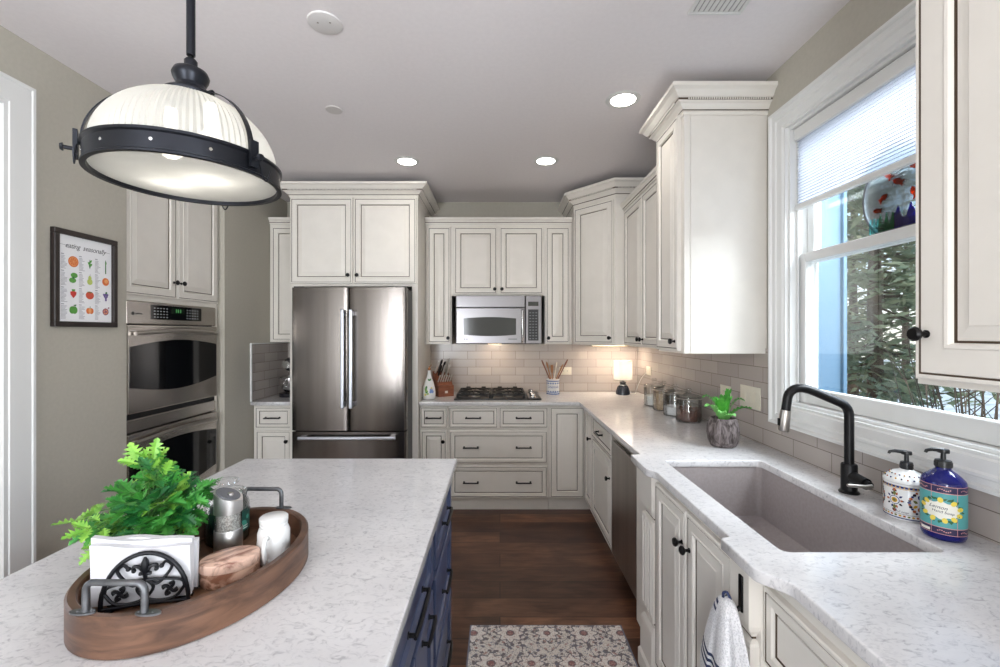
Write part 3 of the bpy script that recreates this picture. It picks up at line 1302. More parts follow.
# corner base cabinet with two doors meeting in the inside corner
RF = 0.720            # right run face frame plane
r = root('corner_base_cabinet', 'cream corner base cabinet with two plain panel doors meeting in the corner', 'cabinet', (0.406, BY, 0))
mb = MB()
cx1 = RF - 0.406
mb.prism([(0, 0), (cx1, 0), (cx1, -0.285), (XR - 0.408, -0.285), (XR - 0.408, YB - BY - .002), (0, YB - BY - .002)], 0.1, BH)
mb.prism([(0.001, 0.035), (cx1 + .035, 0.035), (cx1 + .035, -0.284), (cx1 + .055, -0.284), (cx1 + .055, 0.055), (0.001, 0.055)], 0, 0.1)
mb.build('body', CAB, r)
door(r, 0.006, cx1 - 0.020, 0.115, 0.868, None, 0.058)
mb = MB()
mb.ringpanel(0.026, 0.279, 0.115, 0.868, door_rings(0.055))
d = mb.build('door', CAB, r, (cx1, 0, 0), (0, 0, RZ90))
knob(d, 0.255, 0.66)


def rbase(name, label, yfar, xf=RF, grp='cream base cabinets'):
    return root(name, label, 'cabinet', (xf, yfar, 0), RZ90, grp)


r = rbase('base_cabinet', 'cream base cabinet with one drawer over one door, left of the dishwasher', 3.404)
w = 3.404 - 2.782
body(r, w, XR - RF - .002, BH, 0.1)
drawer(r, 0.012, w - 0.012, 0.690, 0.868, (w / 2,))
door(r, 0.018, w - 0.018, 0.115, 0.672, (w - 0.05, 0.55))

# sink base with the two fluted corner posts
SY0, SY1 = 2.135, 1.1185
SF = 0.657
r = rbase('sink_base_cabinet', 'cream sink base with two doors between fluted posts', SY0, SF, None)
w = SY0 - SY1
body(r, w, XR - SF, BH, 0.1, hollow=True)
da, db = SY0 - 1.832, SY0 - 1.216
dm = (da + db) / 2
door(r, da + 0.004, dm - 0.004, 0.115, 0.862, (dm - 0.030, 0.745), 0.058)
door(r, dm + 0.004, db - 0.004, 0.115, 0.862, (dm + 0.030, 0.745), 0.058)


def post(parent, a, b, name='post'):
    """square post: curved cap block, fluted shaft, curved foot block; front projects to local y = -0.042"""
    mb = MB()
    f = -0.030

    def block(levels):
        """stack of rectangles (z, inset) -> a block whose ends are rounded in on all sides"""
        prev = None
        for z, i in levels:
            L = [mb.v(a + i, 0, z), mb.v(a + i, f + i, z), mb.v(b - i, f + i, z), mb.v(b - i, 0, z)]
            if prev:
                for k in range(4):
                    j = (k + 1) % 4
                    mb.face([prev[k], prev[j], L[j], L[k]])
            else:
                mb.face(L[::-1])
            prev = L
        mb.face(prev)
    block([(0.700, .016), (0.708, .014), (0.714, .008), (0.722, .003), (0.734, 0), (0.8825, 0)])
    block([(0, -.008), (0.070, -.008), (0.082, 0), (0.212, 0), (0.226, .003), (0.236, .009), (0.242, .015), (0.252, .016)])
    # thin dark joint discs, then the fluted shaft with rounded ends
    for z0 in (0.2522, 0.6922):
        mb.box(a + .020, b - .020, f + .020, 0, z0, z0 + .0076, 1)
    block([(0.2601, .018), (0.266, .008), (0.274, .006), (0.290, .006)])
    block([(0.672, .006), (0.678, .006), (0.686, .008), (0.692, .018)])
    n = 4
    wdt = (b - a) - 0.012
    x0 = a + 0.006
    poly, mt = [(x0, 0), (x0, f + .006)], [0, 0]
    for k in range(n):
        u0 = x0 + wdt * (k + 0.17) / n
        u1 = x0 + wdt * (k + 0.83) / n
        for t in range(7):
            s = t / 6
            poly.append((u0 + (u1 - u0) * s, f + .006 + 0.013 * math.sin(PI * s)))
            mt.append(1 if t == 3 else 0)
    poly += [(x0 + wdt, f + .006), (x0 + wdt, 0)]
    mt += [0, 0]
    A = [mb.v(p[0], p[1], .2901) for p in poly]
    B = [mb.v(p[0], p[1], .6719) for p in poly]
    for i in range(len(poly)):
        j = (i + 1) % len(poly)
        mb.face([A[i], A[j], B[j], B[i]], mt[i])
    return mb.build('fluted_post', CAB, parent)


post(r, SY0 - 1.985, SY0 - 1.838)
post(r, SY0 - 1.209, SY0 - 1.119)

# drawers nearest the viewer on the right run
r = rbase('base_cabinet', 'cream drawer cabinet at the bottom right, nearest the viewer', 1.1175, 0.680)
w = 1.1175 + 0.6
body(r, w, XR - 0.682, BH, 0.1)
x = -0.003
for ww in (0.66, 0.50, 0.48):
    for z0, z1 in ((0.650, 0.842), (0.400, 0.632), (0.115, 0.380)):
        drawer(r, x + 0.006, x + ww - 0.006, z0, z1, (x + ww / 2 + 0.12,), 0.042)
    x += ww

# ------------------------------------------------------------------ countertops
E = 0.605
front = [(0.655, -0.6), (0.655, 0.985)]
front += [(0.655 - 0.050 * (0.5 - 0.5 * math.cos(PI * i / 10)), 0.985 + 0.085 * i / 10) for i in range(1, 11)]
front += [(E, 1.215), (E + .004, 1.222), (0.634, 1.228), (0.634, 1.790)]
front += [(0.634 - 0.029 * (0.5 - 0.5 * math.cos(PI * i / 8)), 1.790 + 0.06 * i / 8) for i in range(1, 9)]
front += [(E, 2.050), (E + .006, 2.060), (0.652, 2.066), (0.652, 3.642), (-0.664, 3.642), (-0.664, YB - 0.002), (XR - 0.002, YB - 0.002), (XR - 0.002, -0.6)]
SX0, SX1, SYA, SYB_ = 0.728, 1.150, 1.142, 1.964
hole = rrect(SX0, SX1, SYA, SYB_, 0.020, 6)
me = curve_slab(front, [hole[::-1]], 0.8835, 0.914, 0.004)
o = mkobj('countertop', me, M['quartz'])
tag(o, 'white speckled quartz worktop running along the back wall and past the sink', 'countertop')
o.data.set_sharp_from_angle(angle=math.radians(40))
me = curve_slab([(-2.047, 3.642), (-1.708, 3.642), (-1.708, YB - .002), (-2.047, YB - .002)], [], 0.8835, 0.914)
tag(mkobj('countertop', me, M['quartz']), 'short white quartz worktop left of the refrigerator', 'countertop')

# ------------------------------------------------------------------ sink
snk = root('sink', 'grey-brown composite undermount sink', 'sink', ((SX0 + SX1) / 2, (SYA + SYB_) / 2, 0.64))
hw, hl = (SX1 - SX0) / 2, (SYB_ - SYA) / 2


def loopz(mb, pts, z):
    return [mb.v(p[0], p[1], z) for p in pts]


mb = MB()
zt = 0.8828 - 0.64
L0 = loopz(mb, rrect(-hw - .017, hw + .017, -hl - .017, hl + .017, .04, 6), zt)
L1 = loopz(mb, rrect(-hw - .004, hw + .004, -hl - .004, hl + .004, .024, 6), zt)
L2 = loopz(mb, rrect(-hw + .004, hw - .004, -hl + .004, hl - .004, .024, 6), 0.03)
L3 = loopz(mb, rrect(-hw + .028, hw - .028, -hl + .028, hl - .028, .03, 6), 0.010)
L4 = loopz(mb, rrect(-hw + .11, hw - .11, -hl + .3, hl - .3, .03, 6), 0.006)
O1 = loopz(mb, rrect(-hw - .012, hw + .012, -hl - .010, hl + .010, .035, 6), zt - .012)
O2 = loopz(mb, rrect(-hw - .008, hw + .008, -hl - .008, hl + .008, .045, 6), 0.0)
O0 = loopz(mb, rrect(-hw - .017, hw + .017, -hl - .017, hl + .017, .04, 6), zt - .012)
for A, B in ((L0, L1), (L1, L2), (L2, L3), (L3, L4), (O0, L0), (O1, O0), (O2, O1)):
    for i in range(len(A)):
        j = (i + 1) % len(A)
        mb.face([A[i], A[j], B[j], B[i]])
mb.face(L4)
mb.face(O2[::-1])
mb.build('bowl', noisy('taupe_composite', C(150, 142, 141), C(158, 150, 149), 80, 0.36), snk, smooth=35)
mb = MB()
mb.lathe([(0.044, 0.0065), (0.044, 0.010), (0.036, 0.010), (0.034, 0.0075), (0, 0.0075)], 20)
mb.build('drain', M['nickel'], snk, smooth=40)

# ------------------------------------------------------------------ island
isl = root('kitchen_island', 'navy blue island cabinet with black pulls', 'island', (-0.232, 1.955, 0), PI / 2)
# local x runs away from the camera after the turn, so the body lies at negative x; front faces +X in the world
NV = [M['navy'], M['navy']]
mb = MB()
mb.box(-2.5, 0, 0, 0.90, 0.1, BH)
mb.box(-2.48, -0.03, 0.06, 0.84, 0, 0.1)
mb.build('body', NV, isl)


def idrawer(x0, x1, z0, z1, L):
    mb = MB()
    mb.ringpanel(x0, x1, z0, z1, [(0, 0, 0), (0, -T + .003, 0), (.003, -T, 0), (.045, -T, 0), (.050, -T + .008, 0), (.055, -T + .010, 0)])
    d = mb.build('drawer', NV, isl)
    pull(d, (x0 + x1) / 2, (z0 + z1) / 2, L, so=0.7)
    return d


def idoor(x0, x1, z0, z1):
    mb = MB()
    mb.ringpanel(x0, x1, z0, z1, [(0, 0, 0), (0, -T + .003, 0), (.003, -T, 0), (.055, -T, 0), (.060, -T + .008, 0), (.066, -T + .010, 0)])
    d = mb.build('door', NV, isl)
    pull(d, (x0 + x1) / 2, z1 - 0.03, 0.13, so=0.7)
    return d


for z0, z1 in ((0.690, 0.868), (0.400, 0.660), (0.120, 0.370)):
    idrawer(-0.49, -0.02, z0, z1, 0.16)
for k in range(3):
    x1 = -0.54 - k * 0.64
    idrawer(x1 - 0.60, x1, 0.690, 0.868, 0.20)
    idoor(x1 - 0.60, x1 - 0.302, 0.120, 0.660)
    idoor(x1 - 0.298, x1, 0.120, 0.660)
me = curve_slab([(-1.142, -0.6), (-0.192, -0.6), (-0.192, 1.994), (-1.142, 1.994)], [], 0.8835, 0.914, 0.004)
tag(mkobj('island_countertop', me, M['quartz']), 'white speckled quartz top of the navy island', 'countertop')


# ------------------------------------------------------------------ refrigerator
def curved_bar(mb, pts, w, h, mat=0):
    """flat bar of oval section along pts"""
    mb.tube(pts, w, 10, mat)


fr = root('refrigerator', 'stainless steel french-door refrigerator with a bottom freezer drawer', 'refrigerator', (-1.578, 3.42, 0))
w = 0.870
DARK = pm('dark_grey_casing', C(58, 58, 60), 0.5)
mb = MB()
mb.box(0.004, w - 0.004, 0.004, 0.80, 0.03, 1.815)
mb.box(0.02, w - 0.02, 0.03, 0.06, 0.0, 0.03)
mb.build('body', DARK, fr)
HND = pm('bright_satin_handle', C(206, 210, 220), 0.36, 1.0)


def fdoor(name, x0, x1, z0, z1, bow=0.007):
    """door with a gently bowed front and rounded vertical edges"""
    mb = MB()
    n = 14
    xs = [x0 + (x1 - x0) * i / n for i in range(n + 1)]
    pts = [(x0, 0.0), (x0, -0.052), (x0 + .002, -0.059), (x0 + .007, -0.0635)]
    pts += [(x0 + .014 + (x1 - x0 - .028) * i / n, -0.0655 - bow * math.sin(PI * i / n)) for i in range(n + 1)]
    pts += [(x1 - .007, -0.0635), (x1 - .002, -0.059), (x1, -0.052), (x1, 0.0)]
    mb.prism(pts, z0, z1)
    return mb.build(name, M['steel_v'], fr, smooth=30)


ld = fdoor('door', 0.003, w / 2 - 0.003, 0.742, 1.823)
rd = fdoor('door', w / 2 + 0.003, w - 0.003, 0.742, 1.823)
fd = fdoor('freezer_drawer', 0.003, w - 0.003, 0.035, 0.732)
for d, x in ((ld, w / 2 - 0.031), (rd, w / 2 + 0.031)):
    mb = MB()
    mb.box(x - .013, x + .013, -0.128, -0.108, 0.915, 1.655, 0, 0.007, 2)
    for z in (0.945, 1.625):
        mb.box(x - .011, x + .011, -0.112, -0.066, z - .018, z + .018, 0, 0.004)
    mb.build('handle', HND, d)
mb = MB()
mb.box(0.07, w - 0.07, -0.128, -0.106, 0.682, 0.708, 0, 0.008, 2)
for x in (0.10, w - 0.10):
    mb.box(x - .02, x + .02, -0.110, -0.066, 0.684, 0.706, 0, 0.004)
mb.build('handle', HND, fd)
mb = MB()
mb.box(0.01, 0.09, -0.05, 0.02, 1.8235, 1.833, 0, 0.003)
mb.box(w - 0.09, w - 0.01, -0.05, 0.02, 1.8235, 1.833, 0, 0.003)
mb.build('hinge_cover', DARK, fr)
mb = MB()
mb.box(w - .135, w - .055, -0.0695, -0.0682, 1.716, 1.726)
mb.build('badge', M['chrome'], rd)

# ------------------------------------------------------------------ double wall oven
ov = root('double_oven', 'stainless double wall oven with dark arched glass doors', 'oven', (OX - 0.002, OA + 0.034, 0.364), LZ)
w = 0.782
SH = M['steel_oven']
mb = MB()
mb.box(0.0, w, 0.01, 0.50, 0.0, 1.295)
mb.build('body', DARK, ov)
zc = 1.53 - 0.364
mb = MB()
mb.box(0, w, -0.022, 0.009, zc, 1.298, 0, 0.004)
cp = mb.build('control_panel', SH, ov)
GLASSBLK = pm('black_oven_glass', C(14, 15, 18), 0.06)
mb = MB()
mb.box(0.175, 0.62, -0.0245, -0.0225, zc + .030, zc + .118, 0, 0.0008)
kp = mb.build('keypad', GLASSBLK, cp)
mb = MB()
LG = pm('light_key_marks', C(190, 195, 198), 0.5)
for side in (0.195, 0.475):
    for i in range(5):
        for j in range(4):
            x = side + i * 0.025
            z = zc + .042 + j * .018
            mb.box(x, x + .011, -0.0250, -0.0246, z, z + .005)
mb.build('key_marks', LG, kp)
mb = MB()
mb.box(0.335, 0.455, -0.0252, -0.0246, zc + .070, zc + .108)
mb.build('clock_display', pm('green_black_lcd', C(20, 38, 26), 0.2), kp)
mb = MB()
for k, x in enumerate((0.375, 0.392, 0.412)):
    mb.box(x, x + .010, -0.0256, -0.0253, zc + .078, zc + .100)
mb.build('clock_digits', M['led_green'], kp)
mb = MB()
mb.lathe([(.010, 0), (.010, .001)], 14, (0.045, -0.0222, zc + .060), 0, '-y')
mb.box(0.065, 0.11, -0.0232, -0.0222, zc + .056, zc + .064)
mb.build('badge', DARK, cp)


def arch_glass(mb, x0, x1, z0, z1, up, dn, y0, y1, n=16):
    top = [(x1 - (x1 - x0) * i / n, z1 + up * math.sin(PI * i / n)) for i in range(n + 1)]
    bot = [(x0 + (x1 - x0) * i / n, z0 - dn * math.sin(PI * i / n)) for i in range(n + 1)]
    poly = bot + top
    A = [mb.v(p[0], y0, p[1]) for p in poly]
    B = [mb.v(p[0], y1, p[1]) for p in poly]
    mb.face(A)
    mb.face(B[::-1])
    m = len(poly)
    for i in range(m):
        j = (i + 1) % m
        mb.face([A[i], A[j], B[j], B[i]])


def oven_door(z0, z1, hz):
    mb = MB()
    mb.box(0, w, -0.030, 0.009, z0, z1, 0, 0.006, 2)
    d = mb.build('oven_door', SH, ov)
    mb = MB()
    arch_glass(mb, 0.012, w - 0.012, z0 + .150, z1 - .125, 0.036, 0.045, -0.0325, -0.0305)
    mb.build('door_glass', GLASSBLK, d)
    mb = MB()
    pts = [(0.03 + (w - 0.07) * i / 14, -0.050 - 0.010 * math.sin(PI * i / 14), z1 - hz + 0.016 * math.sin(PI * i / 14)) for i in range(15)]
    mb.tube(pts, 0.0125, 10)
    for x in (0.05, w - 0.05):
        mb.tube([(x, -0.028, z1 - hz), (x, -0.053, z1 - hz + .002)], 0.010, 8)
    mb.build('handle', M['nickel'], d, smooth=40)


oven_door(1.018 - .364, 1.524 - .364, 0.050)
oven_door(0.375 - .364, 0.905 - .364, 0.050)
mb = MB()
mb.box(0, w, -0.022, 0.009, 0.912 - .364, 0.985 - .364, 0, 0.004)
mb.build('lower_trim', SH, ov)
mb = MB()
mb.box(0.002, w - .002, -0.012, 0.009, 0.986 - .364, 1.016 - .364)
mb.build('vent_slot', M['blackplastic'], ov)

# ------------------------------------------------------------------ microwave
mw = root('microwave', 'stainless over-range microwave with a dark arched window', 'microwave', (-0.388, 3.868, 1.384))
w, h = 0.752, 0.422
STM = pm('satin_steel_blue', C(122, 120, 122), 0.28, 1.0)
mb = MB()
mb.box(0.0, w, 0.02, YB - 3.868 - 0.012, 0.0, h)
mb.build('body', DARK, mw)
mb = MB()
mb.box(0.006, 0.606, -0.006, 0.019, 0.318, h - .001, 0, 0.004)
mb.build('vent_panel', STM, mw)
mb = MB()
mb.box(0.006, 0.606, -0.012, 0.019, 0.002, 0.315, 0, 0.006, 2)
d = mb.build('door', STM, mw)
mb = MB()
arch_glass(mb, 0.072, 0.528, 0.080, 0.222, 0.012, 0.012, -0.0145, -0.0125)
mb.build('door_glass', pm('smoky_glass', C(52, 54, 54), 0.10), d)
mb = MB()
mb.tube([(0.581, -0.010, 0.015), (0.581, -0.040, 0.030), (0.581, -0.050, 0.15), (0.581, -0.040, 0.285), (0.581, -0.010, 0.298)], 0.010, 10)
mb.build('handle', M['chrome'], d, smooth=40)
mb = MB()
mb.lathe([(.007, 0), (.007, .0008)], 12, (0.078, -0.0122, 0.042), 0, '-y')
mb.box(0.090, 0.108, -0.0130, -0.0122, 0.038, 0.046)
mb.box(0.46, 0.535, -0.0130, -0.0122, 0.039, 0.046)
mb.build('badge', DARK, d)
mb = MB()
mb.box(0.610, w - 0.002, -0.010, 0.019, 0.002, h - .001, 0, 0.004)
p = mb.build('control_panel', STM, mw)
mb = MB()
mb.box(0.632, 0.722, -0.0125, -0.0102, 0.330, 0.368)
mb.build('display', pm('dark_lcd', C(32, 40, 30), 0.2), p)
mb = MB()
mb.box(0.632, 0.722, -0.0125, -0.0102, 0.030, 0.300)
k = mb.build('keypad', M['blackplastic'], p)
mb = MB()
for i in range(3):
    for j in range(10):
        mb.box(0.643 + i * .026, 0.658 + i * .026, -0.0131, -0.0126, 0.042 + j * .025, 0.050 + j * .025)
mb.build('key_marks', pm('grey_key_marks', C(95, 97, 100), 0.5), k)
mb = MB()
mb.box(0.28, 0.40, 0.08, 0.14, -0.003, -0.0005)
mb.build('cooktop_lamp', emit('warm_lamp_glass', C(255, 225, 180), 4), mw)
l = bpy.data.lights.new('microwave_lamp', 'AREA')
l.size = 0.12
l.energy = 1.6
l.color = (1.0, 0.80, 0.60)
o = bpy.data.objects.new('microwave_lamp', l)
o.location = (-0.04, 4.05, 1.376)
o.rotation_euler = (math.radians(25), 0, 0)
COL.objects.link(o)

# under-cabinet lamp in the corner
uc = root('undercabinet_light', 'slim warm light bar under the corner wall cabinet', 'light', (0.86, 4.08, UB - 0.018))
mb = MB()
mb.box(-0.02, 0.36, -0.03, 0.03, 0.003, 0.0175, 0, 0.003)
mb.build('housing', M['trim'], uc)
mb = MB()
mb.box(-0.01, 0.35, -0.02, 0.02, 0.0, 0.0028)
mb.build('diffuser', emit('warm_bar', C(255, 222, 178), 4), uc)
l = bpy.data.lights.new('undercabinet_lamp', 'AREA')
l.shape = 'RECTANGLE'
l.size, l.size_y = 0.36, 0.04
l.energy = 2.6
l.color = (1.0, 0.84, 0.68)
o = bpy.data.objects.new('undercabinet_lamp', l)
o.location = (1.03, 4.08, UB - 0.022)
COL.objects.link(o)

# ------------------------------------------------------------------ cooktop
ct = root('gas_cooktop', 'black and steel gas cooktop with cast iron grates', 'cooktop', (-0.388, 3.735, 0.9145))
w, dp = 0.738, 0.475
mb = MB()
mb.box(0, w, 0, dp, 0, 0.012, 0, 0.004, 2)
mb.build('deck', M['blackenamel'], ct, smooth=40)


def grate(x0, x1):
    mb = MB()
    y0, y1 = 0.03, dp - 0.03
    z = 0.044
    b = 0.007
    for y in (y0, (y0 + y1) / 2, y1):
        mb.box(x0, x1, y - b, y + b, z - .008, z + .006, 0, 0.002)
    for x in (x0 + b, x1 - b):
        mb.box(x - b, x + b, y0, y1, z - .008, z + .006, 0, 0.002)
    for x in (x0 + b, x1 - b):
        for y in (y0, y1):
            mb.box(x - .009, x + .009, y - .009, y + .009, 0.0125, z, 0, 0.002)
    xc = (x0 + x1) / 2
    for cy in (y0 + (y1 - y0) * .25, y0 + (y1 - y0) * .75):
        for a in range(8):
            t = a * PI / 4
            p0 = Vector((xc + math.cos(t) * .045, cy + math.sin(t) * .045, z + .008))
            rr = 0.11 if a % 2 else 0.095
            p1 = Vector((min(max(xc + math.cos(t) * .15, x0 + b), x1 - b), min(max(cy + math.sin(t) * rr, y0), y1), z + .002))
            mb.tube([p0, p0.lerp(p1, .5) + Vector((0, 0, .004)), p1], 0.006, 6)
        # raised end tabs
    for y in (y0, y1):
        for fx in (.25, .75):
            x = x0 + (x1 - x0) * fx
            mb.box(x - .02, x + .02, y - b, y + b, z + .004, z + .018, 0, 0.003)
    mb.build('grate', M['castiron'], ct)


grate(0.020, 0.306)
grate(0.314, 0.602)
for bx, by, br in ((0.163, 0.135, .040), (0.163, 0.342, .034), (0.458, 0.135, .034), (0.458, 0.342, .046)):
    mb = MB()
    mb.lathe([(br * 1.35, .0125), (br * 1.3, .016), (br, .018), (br, .028)], 20, (bx, by, 0), 0)
    bb = mb.build('burner', M['nickel'], ct, smooth=40)
    mb = MB()
    mb.lathe([(br * .92, .0285), (br * .9, .035), (0, .037)], 20, (bx, by, 0), 0)
    mb.build('burner_cap', M['castiron'], bb, smooth=40)
mb = MB()
mb.box(0.630, 0.712, 0.03, dp - 0.03, 0.0125, 0.0145, 0, 0.0008)
kpn = mb.build('knob_panel', M['steel_h'], ct)
for k in range(4):
    mb = MB()
    y = 0.075 + k * 0.105
    mb.lathe([(.026, .015), (.026, .019), (.020, .022), (.019, .040), (.016, .043), (0, .043)], 18, (0.671, y, 0))
    mb.box(0.668, 0.674, y - .018, y + .018, .0432, .047, 0, .001)
    mb.build('knob', M['chrome'], ct, smooth=40)

# ------------------------------------------------------------------ dishwasher
M['steel_dw'] = steel('satin_steel_panel', (1, 1, 0.02), (176, 171, 166), 0.34)
dw = root('dishwasher', 'stainless dishwasher set into the right hand base run', 'dishwasher', (RF - 0.002, 2.774, 0), RZ90)
w = 0.632
mb = MB()
mb.box(0.004, w - .004, 0.03, 0.57, 0.10, 0.868)
mb.box(0.01, w - .01, 0.05, 0.07, 0.0, 0.10)
mb.build('body', M['blackplastic'], dw)
mb = MB()
mb.box(0.004, w - .004, -0.024, 0.028, 0.115, 0.872, 0, 0.006, 2)
d = mb.build('door', M['steel_dw'], dw)
mb = MB()
mb.box(0.10, w - 0.10, -0.0262, -0.0242, 0.735, 0.815, 0, 0.0008)
mb.build('pocket_handle', M['steel_dw'], d)
mb = MB()
mb.tube([(0.09, -0.028, 0.822), (0.12, -0.034, 0.826), (w - 0.12, -0.034, 0.826), (w - 0.09, -0.028, 0.822)], 0.0075, 8)
mb.build('handle_lip', M['nickel'], d, smooth=40)

# ------------------------------------------------------------------ pendant lamp over the island
PX, PY = -0.667, 0.958
pd = root('pendant_lamp', 'ribbed glass dome pendant lamp with a dark metal band over the island', 'lamp', (PX, PY, 1.800))
DM = M['darkmetal']
mb = MB()
mb.lathe([(.1665, .0), (.176, .0), (.176, .004), (.173, .006), (.173, .036), (.177, .039), (.177, .044), (.166, .046), (.1665, .0)], 72, capb=False, capt=False)
bandp = mb.build('band', DM, pd, smooth=35)
# ribbed dome
m = bpy.data.materials.new('ribbed_frosted_glass')
m.use_nodes = True
n, l = m.node_tree.nodes, m.node_tree.links
n.clear()
out = n.new('ShaderNodeOutputMaterial')
tr = n.new('ShaderNodeBsdfTranslucent')
tr.inputs[0].default_value = C(196, 196, 192)
df = n.new('ShaderNodeBsdfDiffuse')
df.inputs[0].default_value = C(186, 186, 183)
gl = n.new('ShaderNodeBsdfGlossy')
gl.inputs['Roughness'].default_value = 0.12
tp = n.new('ShaderNodeBsdfTransparent')
m1 = n.new('ShaderNodeMixShader')
m1.inputs[0].default_value = 0.5
m2 = n.new('ShaderNodeMixShader')
m2.inputs[0].default_value = 0.10
m3 = n.new('ShaderNodeMixShader')
m3.inputs[0].default_value = 0.12
l.new(df.outputs[0], m1.inputs[1])
l.new(tr.outputs[0], m1.inputs[2])
l.new(m1.outputs[0], m2.inputs[1])
l.new(gl.outputs[0], m2.inputs[2])
l.new(m2.outputs[0], m3.inputs[1])
l.new(tp.outputs[0], m3.inputs[2])
l.new(m3.outputs[0], out.inputs[0])
M['ribglass'] = m
mb = MB()
seg = 180
R0 = 0.165
rings = []
for i in range(15):
    t = i / 14 * math.radians(74.5)
    r, z = R0 * math.cos(t), 0.044 + 0.141 * math.sin(t)
    rings.append([mb.v((r + (0.0016 if k % 2 else -0.0016)) * math.cos(2 * PI * k / seg), (r + (0.0016 if k % 2 else -0.0016)) * math.sin(2 * PI * k / seg), z) for k in range(seg)])
for a, b in zip(rings[:-1], rings[1:]):
    for k in range(seg):
        j = (k + 1) % seg
        mb.face([a[k], a[j], b[j], b[k]])
mb.build('glass_dome', M['ribglass'], pd)
mb = MB()
mb.lathe([(.1655, .008), (.145, .0045), (.10, .0015), (0, .0)], 48, (0, 0, 0), 0, capb=False)
mb.build('glass_lens', M['ribglass'], pd, smooth=60)
mb = MB()
mb.lathe([(.0, .176), (.050, .176), (.052, .179), (.052, .187), (.048, .191), (.034, .195), (.029, .202), (.027, .210), (.033, .222), (.035, .230), (.031, .240), (.018, .247), (.012, .250), (.0125, .262), (.0095, .266), (.0, .2745)], 32)
mb.build('cap', DM, pd, smooth=40)
mb = MB()
mb.tube([(0, 0, .2745), (0, 0, 0.925)], 0.0085, 14)
mb.build('rod', DM, pd, smooth=40)
mb = MB()
mb.lathe([(0, .9255), (.062, .9255), (.062, .932), (.055, .9395), (0, .9395)], 32)
mb.build('canopy', DM, pd, smooth=40)
for a in (217, 340, 92):
    t = math.radians(a)
    c, s = math.cos(t), math.sin(t)
    mb = MB()
    pts = []
    for i in range(15):
        q = i / 14 * math.radians(73)
        pts.append((0.1725 * math.cos(q), 0.046 + 0.1465 * math.sin(q)))
    for (r1, z1), (r2, z2) in zip(pts[:-1], pts[1:]):
        vs = []
        for rr, zz in ((r1, z1), (r2, z2)):
            for off in (-.0055, .0055):
                for th in (0, .003):
                    r_ = rr + th
                    vs.append(mb.v(r_ * c - off * s, r_ * s + off * c, zz))
        for q in ((0, 1, 3, 2), (4, 6, 7, 5), (0, 4, 5, 1), (2, 3, 7, 6), (0, 2, 6, 4), (1, 5, 7, 3)):
            mb.face([vs[i] for i in q])
    # lower bracket and thumb screw
    b0 = (0.183 * c, 0.183 * s)
    Mx = Matrix.Translation((0, 0, 0)) @ Matrix.Rotation(t, 4, 'Z')
    mb.prism([(0.1775, -.009), (0.1845, -.009), (0.1845, .009), (0.1775, .009)], 0.010, 0.064, 0, Mx)
    mb.tube([(0.1845 * c, 0.1845 * s, 0.028), (0.198 * c, 0.198 * s, 0.028)], 0.004, 8)
    mb.tube([(0.198 * c, 0.198 * s, 0.028), (0.1985 * c, 0.1985 * s, 0.028), (0.203 * c, 0.203 * s, 0.028)], [.0065, .008, .006], 10)
    # upper knuckle
    mb.tube([(0.0525 * c, 0.0525 * s, 0.1830), (0.066 * c, 0.066 * s, 0.1830)], 0.005, 8)
    st = mb.build('strap', DM, pd)
    # wire safety clip
    mb = MB()
    wp = []
    for i in range(11):
        q = PI * i / 10
        u = -0.012 + 0.024 * i / 10
        wp.append((0.1795, u + 0.030, 0.016 - 0.024 * math.sin(q)))
    mb.tube([Mx @ Vector((0.1785, .010, .034))] + [Mx @ Vector(q) for q in wp], 0.0016, 5)
    mb.build('wire_clip', DM, st)
mb = MB()
for k in range(12):
    t = math.radians(15 + 30 * k)
    c, s = math.cos(t), math.sin(t)
    mb.tube([(0.1725 * c, 0.1725 * s, 0.022), (0.1740 * c, 0.1740 * s, 0.022)], 0.0032, 8)
mb.build('rivets', M['chrome'], bandp)
for k, (dx, dy) in enumerate(((-.05, .01), (.05, -.01))):
    mb = MB()
    mb.sphere((dx, dy, 0.082), 0.026, 14)
    mb.lathe([(.012, .106), (.013, .150), (.010, .165)], 12, (dx, dy, 0))
    mb.build('bulb', M['bulb'], pd, smooth=60)
    l = bpy.data.lights.new('pendant_bulb', 'POINT')
    l.energy = 0.45
    l.color = (1, .96, .9)
    l.shadow_soft_size = 0.03
    o = bpy.data.objects.new('pendant_bulb', l)
    o.location = (PX + dx, PY + dy, 1.845)
    COL.objects.link(o)

# ------------------------------------------------------------------ ceiling fittings
def downlight(x, y, label):
    r = root('recessed_light', label, 'ceiling light', (x, y, ZC), 0, 'recessed ceiling lights')
    mb = MB()
    mb.lathe([(.066, -.0035), (.066, -.0055), (.090, -.0035), (.092, -.0008), (.066, -.0008), (.066, -.0035)], 40, capb=False, capt=False)
    mb.build('trim_ring', M['trim'], r, smooth=40)
    mb = MB()
    mb.lathe([(0, -.003), (.0655, -.003), (.0655, -.0015), (0, -.0015)], 40)
    mb.build('lens', M['downlight'], r)
    l = bpy.data.lights.new('downlight', 'SPOT')
    l.energy = 9
    l.color = (1, .93, .84)
    l.spot_size = math.radians(115)
    l.spot_blend = 1.0
    l.shadow_soft_size = 0.06
    o = bpy.data.objects.new('downlight', l)
    o.location = (x, y, ZC - .012)
    COL.objects.link(o)


downlight(0.665, 2.40, 'lit recessed ceiling light nearest the tall window cabinet')
downlight(-0.684, 3.26, 'lit recessed ceiling light in front of the refrigerator cabinet')
downlight(0.336, 3.25, 'lit recessed ceiling light in front of the microwave cabinets')

